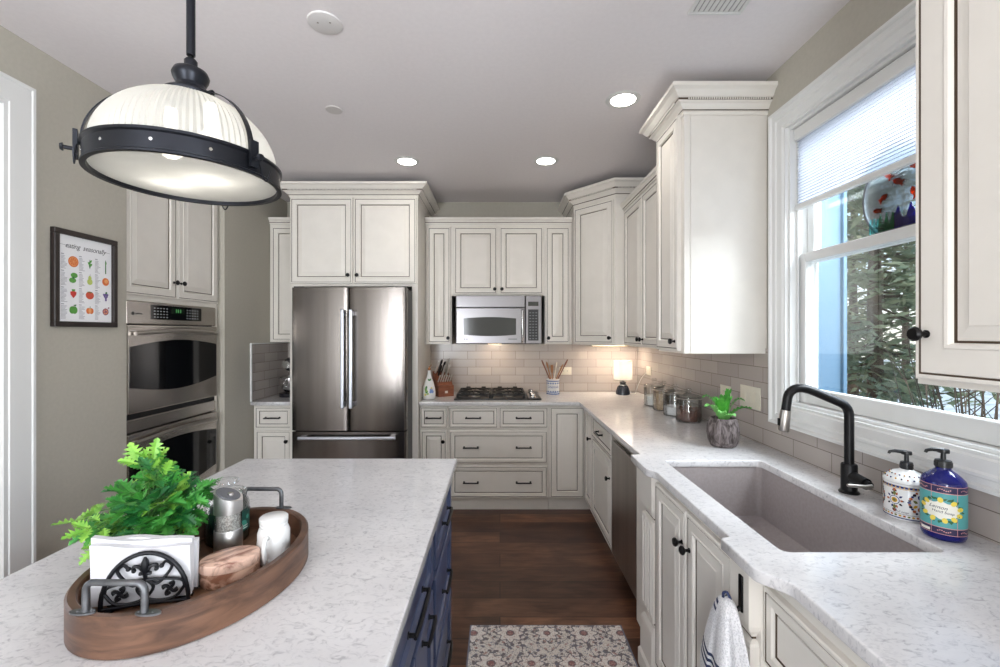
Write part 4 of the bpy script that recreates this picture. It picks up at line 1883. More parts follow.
cs = root('ceiling_cover', 'round white blank cover on the ceiling beside the pendant rod', 'ceiling cover', (-0.712, 1.805, ZC))
mb = MB()
mb.lathe([(0, -.008), (.060, -.008), (.066, -.006), (.068, -.0006), (0, -.0006)], 40)
pl = mb.build('plate', pm('off_white_cover', C(220, 217, 216), .5), cs, smooth=40)
for x in (-.025, .025):
    mb = MB()
    mb.lathe([(0, -.0095), (.004, -.0095), (.004, -.0082), (0, -.0082)], 10, (x, -.01, 0))
    mb.build('screw', M['nickel'], pl)
sh = root('sprinkler_cover', 'small flat round sprinkler cover on the ceiling towards the refrigerator', 'sprinkler', (-0.937, 2.507, ZC))
mb = MB()
mb.lathe([(0, -.006), (.044, -.006), (.046, -.004), (.046, -.0006), (0, -.0006)], 32)
mb.build('plate', pm('greyish_cover', C(205, 200, 198), 0.5), sh, smooth=40)
vt = root('ceiling_vent', 'white slatted ceiling register at the top edge near the window', 'vent', (0.845, 1.68, ZC))
mb = MB()
for a in ((-.105, .105, -.075, -.06), (-.105, .105, .06, .075), (-.105, -.09, -.06, .06), (.09, .105, -.06, .06)):
    mb.box(a[0], a[1], a[2], a[3], -.008, -.0006, 0, .002)
mb.build('vent_frame', M['trim'], vt)
mb = MB()
for k in range(9):
    x = -.086 + k * .0195
    mb.prism([(x, -.060), (x + .014, -.060), (x + .014, .060), (x, .060)], -.0065, -.004)
mb.build('slats', M['trim'], vt)
mb = MB()
mb.box(-.09, .09, -.06, .06, -.002, -.0006)
mb.build('backing', pm('vent_shadow_grey', C(165, 163, 162), 0.8), vt)


# ------------------------------------------------------------------ framed print on the left wall
fp = root('framed_print', 'black framed produce chart titled eating seasonally on the left wall', 'picture', (XL + 0.001, 2.020, 1.507), LZ)
FW, FH, FB = 0.334, 0.456, 0.025
mb = MB()
for a in ((0, FW, 0, FB), (0, FW, FH - FB, FH), (0, FB, FB, FH - FB), (FW - FB, FW, FB, FH - FB)):
    mb.box(a[0], a[1], -0.024, 0, a[2], a[3], 0, 0.002)
mb.build('frame', pm('dark_espresso_wood', C(38, 30, 28), 0.4), fp)
mb = MB()
mb.box(FB, FW - FB, -0.010, -0.004, FB, FH - FB)
pp = mb.build('paper', M['paper'], fp)
PW, PH = FW - 2 * FB, FH - 2 * FB
YP = -0.0104


def flat_text(parent, name, txt, size, x, z, mat, y, shear=0.0, spacing=1.0):
    me = text_mesh(txt, size, shear, 0.0, spacing)
    me.transform(Matrix(((1, 0, 0, x), (0, 0, 1, y), (0, 1, 0, z), (0, 0, 0, 1))))
    return mkobj(name, me, mat, parent)


flat_text(pp, 'title_lettering', 'eating  seasonally', 0.034, FB + PW * .50, FB + PH * .885, M['ink'], YP, 0.35, 0.92)
mb = MB()
for x0, x1 in ((.03, .17), (.84, .97)):
    mb.box(FB + PW * x0, FB + PW * x1, YP, YP + .0002, FB + PH * .885, FB + PH * .885 + .001)
mb.build('title_rules', M['ink'], pp)
rnd = random.Random(4)
GREYT = pm('pale_grey_print', C(165, 163, 170), 0.7)
for c in (.06, .37, .67):
    mb = MB()
    for r_ in range(4):
        z = FB + PH * (.775 - r_ * .193)
        mb.box(FB + PW * c, FB + PW * (c + .05), YP, YP + .0002, z, z + .004)
        for q in range(11):
            zz = z - .008 - q * .0058
            mb.box(FB + PW * c, FB + PW * (c + rnd.uniform(.05, .11)), YP, YP + .0002, zz, zz + .0022)
    mb.build('text_column', GREYT, pp)
PC = {k: pm('print_' + k, C(*v), 0.7) for k, v in dict(orange=(222, 118, 62), peach=(240, 168, 110), green=(92, 158, 70), dgreen=(58, 118, 60), lime=(190, 205, 110),
                                                      red=(200, 62, 54), tomato=(208, 88, 66), purple=(112, 92, 150), plum=(150, 90, 110), brown=(110, 84, 60)).items()}


def icon(name, cx, cz, polys):
    mb = MB()
    mats = []
    for k, (col, poly) in enumerate(polys):
        if col not in mats:
            mats.append(col)
        mb.face([mb.v(FB + PW * cx + x, YP - .0002 * (k + 1), FB + PH * cz + z) for x, z in poly], mats.index(col))
    mb.build(name, [PC[c] for c in mats], pp)


rows = (.705, .515, .325, .135)
cols = (.27, .57, .88)
icon('orange_slice', cols[0], rows[0], [('orange', disc(0, 0, .026, 20)), ('peach', disc(0, 0, .021, 20))] + [('orange', [(.003 * math.cos(a), .003 * math.sin(a)), (.018 * math.cos(a - .3), .018 * math.sin(a - .3)), (.018 * math.cos(a + .3), .018 * math.sin(a + .3))]) for a in [k * PI / 4 for k in range(8)]])
icon('green_peppers', cols[0], rows[1], [('green', disc(.004, .012, .016, 14, 1.1, .8)), ('green', disc(-.004, -.012, .016, 14, 1.1, .8)), ('dgreen', disc(.0, .0, .006, 8))])
icon('strawberry', cols[0], rows[2], [('red', [(0, -.02), (.014, -.004), (.016, .010), (0, .014), (-.016, .010), (-.014, -.004)]), ('green', leaf2(0, .012, .014, .010, 1.0)), ('green', leaf2(0, .012, .014, .010, 2.2)), ('green', leaf2(0, .012, .012, .010, 1.6))])
icon('green_apple', cols[0], rows[3], [('green', disc(-.006, 0, .018, 16, .8, 1)), ('green', disc(.006, 0, .018, 16, .8, 1)), ('brown', [(-.001, .014), (.001, .014), (.004, .026), (.002, .026)]), ('dgreen', leaf2(.003, .02, .014, .008, .5))])
icon('herb_sprig', cols[1], rows[0], [('dgreen', leaf2(0, -.024, .05, .010, 1.57)), ('green', leaf2(0, -.01, .020, .010, .9)), ('green', leaf2(0, -.004, .020, .010, 2.2)), ('green', leaf2(0, .008, .018, .010, 1.0))])
icon('pear', cols[1], rows[1], [('lime', disc(0, -.010, .015, 16)), ('lime', disc(0, .008, .009, 14, 1, 1.3)), ('brown', [(-.001, .018), (.001, .018), (.002, .028), (.0, .028)])])
icon('tomato', cols[1], rows[2], [('tomato', disc(0, 0, .022, 18, 1, .88)), ('dgreen', leaf2(0, .012, .014, .006, .4)), ('dgreen', leaf2(0, .012, .014, .006, 2.7))])
icon('pumpkin', cols[1], rows[3], [('orange', disc(-.008, 0, .015, 14, .8, 1)), ('orange', disc(.008, 0, .015, 14, .8, 1)), ('peach', disc(0, 0, .013, 14, .6, 1.1)), ('dgreen', [(-.002, .012), (.002, .012), (.003, .022), (-.001, .022)])])
icon('green_stalk', cols[2], rows[0], [('dgreen', [(-.003, -.036), (.003, -.036), (.003, .026), (0, .036), (-.003, .026)]), ('green', leaf2(0, .012, .014, .006, 1.2))])
icon('peach', cols[2], rows[1], [('orange', disc(0, 0, .020, 18)), ('peach', disc(.003, .003, .011, 12))])
icon('grapes', cols[2], rows[2], [('purple', disc(x, z, .006, 10)) for x, z in ((-.010, .010), (0, .011), (.010, .010), (-.006, .001), (.006, .001), (0, -.008), (0, -.017))] + [('dgreen', leaf2(0, .014, .014, .012, 1.2))])
icon('pomegranate', cols[2], rows[3], [('plum', disc(0, 0, .018, 16))] + [('peach', disc(.010 * math.cos(a), .010 * math.sin(a), .0035, 7)) for a in [k * 1.05 for k in range(6)]] + [('plum', leaf2(.012, .016, .012, .008, .8))])

# ------------------------------------------------------------------ wooden tray and what stands in it
ZI = 0.9142
WOODT = noisy('worn_red_brown_wood', C(74, 51, 39), C(114, 82, 63), 9, 0.42, 0, (1, 1, 5), 0.12, dist=0.8)
WOODF = noisy('tray_floor_wood', C(88, 62, 45), C(124, 90, 66), 7, 0.45, 0, (6, 1, 1), 0.1, dist=0.6)
tr_ = root('wooden_tray', 'oval red-brown wooden tray with bent steel handles on the island', 'tray', (-0.665, 1.005, ZI), math.radians(-7))
TA, TB, TW, TH = 0.199, 0.248, 0.018, 0.074


def ell(a, b, n=72):
    return [(a * math.cos(2 * PI * k / n), b * math.sin(2 * PI * k / n)) for k in range(n)]


mb = MB()
prof = [(0, 0.003), (0.004, 0.0), (TW * .5, 0.0), (TW, 0.0), (TW, TH - .003), (TW - .003, TH), (.004, TH), (0, TH - .004)]
rings = [[mb.v(x, y, z) for x, y in ell(TA - o, TB - o)] for o, z in prof]
n = len(rings[0])
for q in range(len(rings)):
    a, b = rings[q], rings[(q + 1) % len(rings)]
    for k in range(n):
        j = (k + 1) % n
        mb.face([a[k], a[j], b[j], b[k]])
mb.build('rim', WOODT, tr_, smooth=35)
mb = MB()
mb.prism(ell(TA - TW - .0004, TB - TW - .0004), 0.001, 0.019)
mb.build('floor_board', WOODF, tr_)
for s in (-1, 1):
    hr = Matrix.Rotation(math.radians(6), 4, 'Z')
    yb = s * (TB - TW / 2 - .006)
    x0 = -0.050 + (-.022 if s < 0 else .0)
    x0 = -.052
    mb = MB()
    pts = [(x0, yb, TH), (x0, yb, TH + .034)] + [(x0 + .014 - .014 * math.cos(a), yb, TH + .040 + .014 * math.sin(a)) for a in (.3, .8, 1.3)] \
        + [(-x0 - .014 + .014 * math.cos(a), yb, TH + .040 + .014 * math.sin(a)) for a in (1.3, .8, .3)] + [(-x0, yb, TH + .034), (-x0, yb, TH)]
    mb.tube([hr @ Vector(p) for p in pts], 0.0058, 10)
    for sx in (-1, 1):
        Mx = hr @ Matrix.Translation((sx * .052, yb, 0))
        mb.prism(disc(sx * .006, 0, .018, 14, 1.25, .5), TH + .0003, TH + .0035, 0, Mx)
        for q in (-.010, .014):
            mb.lathe([(.0028, TH + .0035), (.0015, TH + .005), (0, TH + .005)], 8, tuple(Mx @ Vector((sx * q, 0, 0))))
    mb.build('handle', M['rawsteel'], tr_, smooth=40)

ZT = ZI + 0.0195
# napkin holder
nh = root('napkin_holder', 'black scrolled iron napkin holder with a fleur-de-lis front', 'napkin holder', (-0.700, 0.876, ZT), math.radians(15))
IRON = pm('black_cast_iron_paint', C(22, 23, 28), 0.42, 0.4)


def scroll(cx, cz, r, a0, turns, sgn, y):
    pts = []
    n = 16
    for i in range(n + 1):
        f = i / n
        rr = r * (1 - .72 * f)
        a = a0 + sgn * f * turns * 2 * PI
        pts.append((cx + rr * math.cos(a), y, cz + rr * math.sin(a)))
    return pts


def holder_side(y, nm):
    mb = MB()
    Wd, Hh = 0.074, 0.108
    arcp = [(Wd * math.cos(a), y, 0.010 + (Hh - .010) * math.sin(a)) for a in [PI * i / 24 for i in range(25)]]
    mb.tube([(Wd, y, .002)] + arcp + [(-Wd, y, .002)], 0.0042, 8)
    mb.tube([(-Wd, y, .006), (0, y, .010), (Wd, y, .006)], 0.0036, 8)
    for s in (-1, 1):
        # big S scrolls rising to the fleur, with curled ends
        mb.tube(smooth_path([(s * .004, y, .055), (s * .020, y, .046), (s * .036, y, .060), (s * .046, y, .078), (s * .036, y, .088), (s * .028, y, .080)], 4), 0.0030, 7)
        mb.tube(smooth_path([(0, y, .058), (s * -.014, y, .040), (s * .0, y, .020), (s * .025, y, .012), (s * .052, y, .016), (s * .068, y, .036)], 4), 0.0030, 7)
        mb.tube(smooth_path([(s * .004, y, .056), (s * .030, y, .054), (s * .062, y, .048), (s * .068, y, .034)], 4), 0.0028, 7)
        # four-lobed flower
        for a in range(4):
            t = PI / 4 + a * PI / 2
            c0 = (s * .042, y, .033)
            mb.tube(smooth_path([(c0[0], y, c0[2]), (c0[0] + .008 * math.cos(t), y, c0[2] + .008 * math.sin(t)), (c0[0] + .013 * math.cos(t + .35), y, c0[2] + .013 * math.sin(t + .35)), (c0[0] + .009 * math.cos(t + .75), y, c0[2] + .009 * math.sin(t + .75))], 3), [.0032] * 9 + [.0036], 7)
        mb.sphere((s * .028, y, .080), 0.0046, 8)
    # fleur-de-lis
    mb.tube([(0, y, .052), (0, y, .064), (0, y, .076), (0, y, .090), (0, y, .100)], [.0035, .0038, .0068, .0070, .0022], 8)
    for s in (-1, 1):
        mb.tube(smooth_path([(s * .002, y, .070), (s * .010, y, .082), (s * .019, y, .083), (s * .020, y, .075)], 4), 0.0034, 7)
        mb.sphere((s * .019, y, .075), .0042, 8)
    mb.tube([(-.010, y, .068), (.010, y, .068)], .0035, 8)
    return mb.build(nm, IRON, nh, smooth=50)


holder_side(0, 'front_scrollwork')
holder_side(0.052, 'back_scrollwork')
mb = MB()
for x in (-.06, .06):
    mb.box(x - .006, x + .006, -.006, .058, .0, .0035)
mb.box(-.074, .074, .022, .030, .0002, .0038)
mb.build('base_bars', IRON, nh)


def napkin(dy, w, h, dx, label, seed):
    rnd = random.Random(seed)
    mb = MB()
    nx, nz = 14, 8
    for side in (0, 1):
        pass
    G = []
    for s, off in ((0, 0.0), (1, 0.006)):
        g = []
        for i in range(nz + 1):
            row = []
            for k in range(nx + 1):
                x = -w / 2 + w * k / nx
                z = 0.005 + (h * (1.0 - .16 * k / nx) + .004 * math.sin(k * .5 + seed)) * i / nz
                f = i / nz
                pinch = 0.006 * (1 - abs(2 * f - 1)) * (1 if s else -1) * 0
                y = off + 0.0016 * math.sin(x * 50 + seed) * (0.3 + f) + (0.004 * f * f * (1 if s else -1)) + pinch
                row.append(mb.v(x, y, z))
            g.append(row)
        G.append(g)
    for s in (0, 1):
        g = G[s]
        for i in range(nz):
            for k in range(nx):
                q = [g[i][k], g[i][k + 1], g[i + 1][k + 1], g[i + 1][k]]
                mb.face(q if s == 0 else q[::-1])
    for k in range(nx):
        mb.face([G[0][nz][k], G[0][nz][k + 1], G[1][nz][k + 1], G[1][nz][k]])
        mb.face([G[0][0][k + 1], G[0][0][k], G[1][0][k], G[1][0][k + 1]])
    for k in (0, nx):
        for i in range(nz):
            mb.face([G[0][i][k], G[0][i + 1][k], G[1][i + 1][k], G[1][i][k]])
    ca, sa = math.cos(math.radians(15)), math.sin(math.radians(15))
    lx, ly = dx, dy
    o = mb.build('napkin', pm('white_napkin', C(214, 214, 218), 0.85), None,
                 (-0.703 + lx * ca - ly * sa, 0.878 + lx * sa + ly * ca, ZT + .004), (0, 0, math.radians(15)), smooth=60)
    return tag(o, label, 'napkin', 'napkins in the iron holder')


napkin(0.0085, 0.170, 0.118, -0.008, 'white folded napkin at the front of the iron holder', 1)
napkin(0.0225, 0.172, 0.128, -0.011, 'white folded napkin in the middle of the iron holder', 2)
napkin(0.0360, 0.166, 0.122, -0.004, 'white folded napkin at the back of the iron holder', 5)

# pepper mill
M['mill'] = steel('bright_brushed_steel', (1, 1, 0.03), (214, 213, 212), 0.36)
pmx = root('pepper_mill', 'slim steel grinder with a slanted top on the wooden tray', 'pepper mill', (-0.668, 1.092, ZT))
mb = MB()
mb.lathe([(.0305, 0), (.031, .002), (.031, .062), (.030, .064)], 32)
mb.build('lower_body', M['mill'], pmx, smooth=40)
mb = MB()
mb.lathe([(.0292, .0642), (.0292, .103)], 32)
mb.build('window_tube', thin_glass('grinder_glass', (.9, .92, .92, 1), .25), pmx, smooth=40)
mb = MB()
mb.lathe([(.026, .0645), (.026, .102)], 24)
mb.build('spice_fill', noisy('coarse_salt', C(150, 145, 140), C(215, 210, 205), 260, 0.6, lo=.42, hi=.58), pmx)
mb = MB()
seg = 32
bot = [mb.v(.031 * math.cos(2 * PI * k / seg), .031 * math.sin(2 * PI * k / seg), .1035) for k in range(seg)]
top = [mb.v(.031 * math.cos(2 * PI * k / seg), .031 * math.sin(2 * PI * k / seg), .1465 - .013 * math.cos(2 * PI * k / seg)) for k in range(seg)]
for k in range(seg):
    j = (k + 1) % seg
    mb.face([bot[k], bot[j], top[j], top[k]])
mb.face(bot[::-1])
mb.face(top)
uppr = mb.build('upper_body', M['mill'], pmx, smooth=40)
mb = MB()
A = [mb.v(.026 * math.cos(2 * PI * k / seg), .026 * math.sin(2 * PI * k / seg), .1470 - .4194 * .026 * math.cos(2 * PI * k / seg)) for k in range(seg)]
B = [mb.v(.026 * math.cos(2 * PI * k / seg), .026 * math.sin(2 * PI * k / seg), .1490 - .4194 * .026 * math.cos(2 * PI * k / seg)) for k in range(seg)]
for k in range(seg):
    j = (k + 1) % seg
    mb.face([A[k], A[j], B[j], B[k]])
mb.face(A[::-1])
mb.face(B)
capm = mb.build('slanted_cap', pm('grey_plastic', C(96, 98, 104), .35), pmx, smooth=40)
mb = MB()
mb.lathe([(.007, 0), (.007, .004), (.005, .006), (0, .006)], 14)
mb.build('button', M['chrome'], capm, (0.008, -0.004, .1458), smooth=40)

# candle jar
cj = root('candle_jar', 'dark green candle in a glass jar with a domed lid behind the steel grinder', 'candle', (-0.716, 1.166, ZT))
mb = MB()
mb.lathe([(0, 0), (.046, 0), (.050, .004), (.051, .012), (.051, .094), (.048, .104), (.042, .110), (.042, .120), (.039, .120), (.039, .110), (.047, .100), (.048, .012), (.046, .006), (0, .005)], 40)
mb.build('jar', M['glass'], cj, smooth=50)
mb = MB()
mb.lathe([(0, .0065), (.0465, .0075), (.0475, .012), (.0475, .082), (0, .084)], 32)
mb.build('wax', pm('dark_green_wax', C(22, 62, 54), .3), cj, smooth=40)
mb = MB()
mb.lathe([(.036, .112), (.0375, .1205), (.045, .1215), (.046, .126), (.040, .131), (.026, .136), (.018, .140), (.020, .146), (.028, .151), (.026, .158), (.014, .162), (0, .163)], 36)
mb.build('lid', M['glass'], cj, smooth=50)
mb = MB()
wrap_band(mb, -.045, .045, .028, .078, .051, 0, math.radians(-32))
lb = mb.build('label', pm('deep_green_label', C(24, 70, 62), .5), cj)
mb = MB()
for (u, v, r_) in ((-.02, .05, .010), (.0, .06, .008), (.015, .045, .012), (.03, .062, .006), (-.032, .064, .006)):
    wrap(mb, disc(u, v, r_, 10), .051, 0, math.radians(-32), .0012)
mb.build('label_print', pm('teal_print', C(70, 150, 130), .5), lb)
mb = MB()
for v in (.034, .040):
    wrap_band(mb, -.03, .03, v, v + .003, .051, 0, math.radians(-32), .0012)
mb.build('label_lettering', pm('pale_print', C(200, 215, 205), .5), lb)

# creamer (mason-jar mug)
cm = root('mug', 'small white ceramic jar mug with its handle facing out on the tray', 'mug', (-0.540, 1.060, ZT), math.radians(-84))
mb = MB()
mb.lathe([(0, 0), (.030, 0), (.034, .004), (.0355, .012), (.0355, .070), (.032, .080), (.029, .084), (.0305, .086), (.0305, .090), (.029, .092)], 36)
cb = mb.build('body', M['white'], cm, smooth=45)
mb = MB()
mb.lathe([(.030, .0922), (.0315, .094), (.0315, .104), (.028, .107), (0, .108)], 36)
mb.build('lid', M['white'], cm, smooth=45)
mb = MB()
mb.tube(smooth_path([(.034, 0, .068), (.048, 0, .072), (.056, 0, .058), (.054, 0, .034), (.046, 0, .020), (.034, 0, .018)], 5), [.0052] * 26, 8)
mb.build('handle', M['white'], cm, smooth=50)
GRY = pm('pale_embossing', C(206, 206, 206), .35)
for s_ in (-1, 1):
    mb = MB()
    for (u, v, l_, r_) in ((0, .045, .014, 1.57), (0, .045, .012, .4), (0, .045, .012, 2.7), (0, .045, .012, 3.6), (0, .045, .012, -.4), (0, .03, .01, 1.57)):
        wrap(mb, leaf2(u, v, l_, .008, r_), .0355, 0, s_ * 1.15, .0006)
    mb.build('embossed_motif', GRY, cb)

# olive wood box
bx = root('wooden_box', 'small oval pale wooden box with dark grain on the tray', 'box', (-0.596, 0.982, ZT), math.radians(35))
OL = noisy('olive_wood', C(150, 100, 76), C(222, 182, 158), 9, .45, 0, (1, 4, 4), 0, .38, .56, 2.2)
mb = MB()
ring = [(.93, 0), (.965, .003), (1.0, .008), (1.0, .031)]
prev = None
for f, z in ring:
    L = [mb.v(.058 * f * math.cos(2 * PI * k / 40), .044 * f * math.sin(2 * PI * k / 40), z) for k in range(40)]
    if prev:
        for k in range(40):
            j = (k + 1) % 40
            mb.face([prev[k], prev[j], L[j], L[k]])
    else:
        mb.face(L[::-1])
    prev = L
mb.face(prev)
mb.build('base', OL, bx, smooth=35)
mb = MB()
prev = None
for f, z in [(1.0, .0315), (1.015, .0325), (1.015, .047), (.995, .050), (.95, .0512)]:
    L = [mb.v(.058 * f * math.cos(2 * PI * k / 40), .044 * f * math.sin(2 * PI * k / 40), z) for k in range(40)]
    if prev:
        for k in range(40):
            j = (k + 1) % 40
            mb.face([prev[k], prev[j], L[j], L[k]])
    else:
        mb.face(L[::-1])
    prev = L
mb.face(prev)
mb.build('lid', noisy('olive_wood_top', C(140, 92, 76), C(230, 194, 174), 7, .4, 0, (1, 3, 1), 0, .33, .5, 2.6), bx, smooth=35)

# parsley plant
GREENS = [noisy('parsley_bright', C(98, 158, 52), C(142, 190, 76), 40, .45),
          noisy('parsley_mid', C(44, 122, 46), C(76, 152, 60), 40, .42),
          noisy('parsley_deep', C(24, 88, 42), C(44, 116, 54), 40, .4)]
for g in GREENS:
    g.node_tree.nodes['Principled BSDF'].inputs['Subsurface Weight'].default_value = 0.0


def leaflet(V, F, mi, base, d, up, L, Wd, g, rnd):
    """serrated lobed leaflet from base along d"""
    d = d.normalized()
    s = d.cross(up).normalized()
    u = s.cross(d).normalized()
    prof = [(0, .05), (.14, .34), (.20, .13), (.34, .86), (.40, .26), (.52, .95), (.58, .28), (.70, .70), (.77, .22), (.87, .34), (1, 0)]
    mid, lf, rt = [], [], []
    curl = rnd.uniform(-.25, .35)
    for t, w_ in prof:
        c = base + d * (L * t) - u * (curl * L * t * t)
        mid.append(len(V)); V.append(tuple(c))
        lf.append(len(V)); V.append(tuple(c + s * (Wd * w_) + u * (Wd * w_ * .35) + d * (L * .10 * w_)))
        rt.append(len(V)); V.append(tuple(c - s * (Wd * w_) + u * (Wd * w_ * .35) + d * (L * .10 * w_)))
    for i in range(len(prof) - 1):
        F.append((mid[i], mid[i + 1], lf[i + 1], lf[i])); mi.append(g)
        F.append((mid[i], rt[i], rt[i + 1], mid[i + 1])); mi.append(g)


pl_ = root('potted_parsley', 'bushy green parsley-like plant spilling behind the napkins on the tray', 'plant', (-0.806, 1.045, ZT))
mb = MB()
mb.lathe([(0, 0), (.033, 0), (.036, .004), (.043, .070), (.045, .072), (.045, .080), (.041, .080), (.039, .070), (0, .068)], 28)
mb.build('pot', pm('charcoal_pot', C(40, 42, 46), .5), pl_, smooth=40)
rnd = random.Random(21)
V, F, mi = [], [], []
mb = MB()
tips = []
# hand-placed reach directions so the crown leans left-down and right-up like the photo
for k in range(112):
    if k < 16:      # long sprays drooping over the near left
        a = rnd.uniform(math.radians(185), math.radians(245))
        rch = rnd.uniform(.07, .135)
        hgt = rnd.uniform(.035, .10)
    elif k < 26:    # tall yellow-green sprigs up
        a = rnd.uniform(0, 2 * PI)
        rch = rnd.uniform(.0, .05)
        hgt = rnd.uniform(.17, .25)
    elif k < 46:    # right side
        a = rnd.uniform(math.radians(-50), math.radians(50))
        rch = rnd.uniform(.03, .085)
        hgt = rnd.uniform(.05, .16)
    else:
        a = rnd.uniform(0, 2 * PI)
        rch = rnd.uniform(.02, .095)
        hgt = rnd.uniform(.035, .165)
    tip = Vector((math.cos(a) * rch, math.sin(a) * rch, .052 + hgt * .80))
    p0 = Vector((rnd.gauss(0, .012), rnd.gauss(0, .012), .066))
    pmid = p0.lerp(tip, .55) + Vector((0, 0, .03))
    mb.tube(smooth_path([p0, pmid, tip], 3), 0.0013, 5)
    d = (tip - pmid).normalized()
    g = 0 if (k < 26 and rnd.random() < .6) or rnd.random() < .12 else (1 if rnd.random() < .6 else 2)
    up = Vector((rnd.gauss(0, .3), rnd.gauss(0, .3) - .25, 1)).normalized()
    sc = rnd.uniform(.75, 1.15)
    leaflet(V, F, mi, tip, d + Vector((0, 0, -.15)), up, .046 * sc, .019 * sc, g, rnd)
    side = d.cross(up).normalized()
    for s in (-1, 1):
        leaflet(V, F, mi, tip - d * .004, d * .65 + side * s * .75, up, .038 * sc, .016 * sc, g, rnd)
        if rnd.random() < .75:
            b = pmid.lerp(tip, .45)
            mb.tube([b, b + (d * .4 + side * s) * .014], .0009, 4)
            leaflet(V, F, mi, b + (d * .4 + side * s) * .014, d * .35 + side * s, up, .034 * sc, .015 * sc, min(2, g + (rnd.random() < .4)), rnd)
mb.build('stems', pm('green_stem', C(70, 120, 50), .5), pl_)
me = bpy.data.meshes.new('foliage')
me.from_pydata(V, [], F)
for p, g in zip(me.polygons, mi):
    p.material_index = g
mkobj('foliage', me, GREENS, pl_)

ZK = 0.9143
# ------------------------------------------------------------------ faucet
fc = root('kitchen_faucet', 'matte black pull-down faucet with a nickel spray head behind the sink', 'faucet', (1.232, 1.567, ZK))
mb = MB()
mb.lathe([(0, 0), (.031, 0), (.031, .004), (.028, .007), (.0245, .009), (.0245, .098), (.022, .102), (0, .102)], 28)
fb = mb.build('body', M['black'], fc, smooth=40)
mb = MB()
pts = [(0, 0, .1005), (0, 0, .20), (0, 0, .262)] + bez((0, 0, .262), (0, 0, .300), (-.012, 0, .308), (-.045, 0, .322), 8)[1:] + [(-.125, 0, .356)] \
    + bez((-.125, 0, .356), (-.180, 0, .380), (-.212, 0, .366), (-.218, 0, .330), 10)[1:] + [(-.2235, 0, .290)]
mb.tube(pts, .0150, 16)
mb.build('spout', M['black'], fc, smooth=50)
mb = MB()
mb.tube([(-.2236, 0, .2895), (-.226, 0, .272), (-.2325, 0, .222), (-.2335, 0, .216)], [.0165, .0175, .0185, .0160], 18)
sp = mb.build('spray_head', M['nickel'], fc, smooth=50)
mb = MB()
mb.box(-.250, -.246, -.006, .006, .236, .262, 0, .0015)
mb.build('spray_button', M['black'], sp)
mb = MB()
mb.tube([(0, -.020, .058), (0, -.075, .054)], [.021, .019], 16)
mb.tube([(0, -.075, .054), (0, -.090, .0535)], [.0135, .012], 12)
vb = mb.build('valve', M['black'], fc, smooth=50)
mb = MB()
mb.tube([(.002, -.0935, .053), (-.022, -.0965, .053), (-.080, -.096, .058)], [.0075, .0062, .0052], 10)
mb.build('lever', M['nickel'], vb, smooth=50)


# ------------------------------------------------------------------ soap bottles
def pump(parent, z, s, ang, r=.0155):
    mb = MB()
    mb.lathe([(r, z), (r, z + .018 * s), (r * .93, z + .022 * s), (.006, z + .024 * s), (.0055, z + .046 * s), (0, z + .046 * s)], 24)
    for k in range(24):
        t = 2 * PI * k / 24
        mb.tube([(r * math.cos(t), r * math.sin(t), z + .002), (r * math.cos(t), r * math.sin(t), z + .016 * s)], .0009, 4)
    c = mb.build('pump_collar', M['blackplastic'], parent, smooth=40)
    mb = MB()
    zz = z + .046 * s
    mb.lathe([(.0, zz), (.013, zz), (.0135, zz + .004), (.0125, zz + .010), (0, zz + .012)], 20)
    dx, dy = math.cos(ang), math.sin(ang)
    mb.tube([(0, 0, zz + .007), (dx * .028, dy * .028, zz + .008), (dx * .040, dy * .040, zz + .005), (dx * .043, dy * .043, zz - .001)], [.0060, .0052, .0044, .0036], 10)
    mb.build('pump_head', M['blackplastic'], parent, smooth=40)
    return c


CER = {k: pm('ceramic_' + k, C(*v), .25) for k, v in dict(navy=(52, 60, 112), gold=(206, 160, 62), rust=(172, 96, 60), olive=(116, 118, 66), ink=(50, 48, 58)).items()}
cs_ = root('ceramic_soap_pump', 'white ceramic soap dispenser with painted blue and gold scrolls, left of the blue bottle', 'soap dispenser', (1.247, 1.362, ZK))
mb = MB()
R = .0545
mb.lathe([(0, 0), (.050, 0), (R - .001, .004), (R, .010), (R, .104), (.052, .107), (.0555, .109), (.056, .113), (.053, .117), (.044, .128), (.032, .137), (.020, .142), (.016, .146), (0, .146)], 40)
bd = mb.build('body', M['white'], cs_, smooth=45)
A0 = math.radians(-132)
MATN = ['navy', 'gold', 'rust', 'olive', 'ink']
mb = MB()
full = PI * R
for (v0, v1, mi_) in ((.006, .009, 0), (.0195, .0205, 4), (.096, .1025, 0), (.093, .0945, 1)):
    wrap_band(mb, -full, full, v0, v1, R, mi_, A0, .0005, 60)
for k in range(34):
    u = -full + 2 * full * (k + .5) / 34
    wrap(mb, disc(u, .0145, .0034, 6, 1.1, .9), R, (1, 2, 3)[k % 3], A0, .0006)
    wrap(mb, disc(u, .0990, .0022, 6), R, 1, A0, .0009)
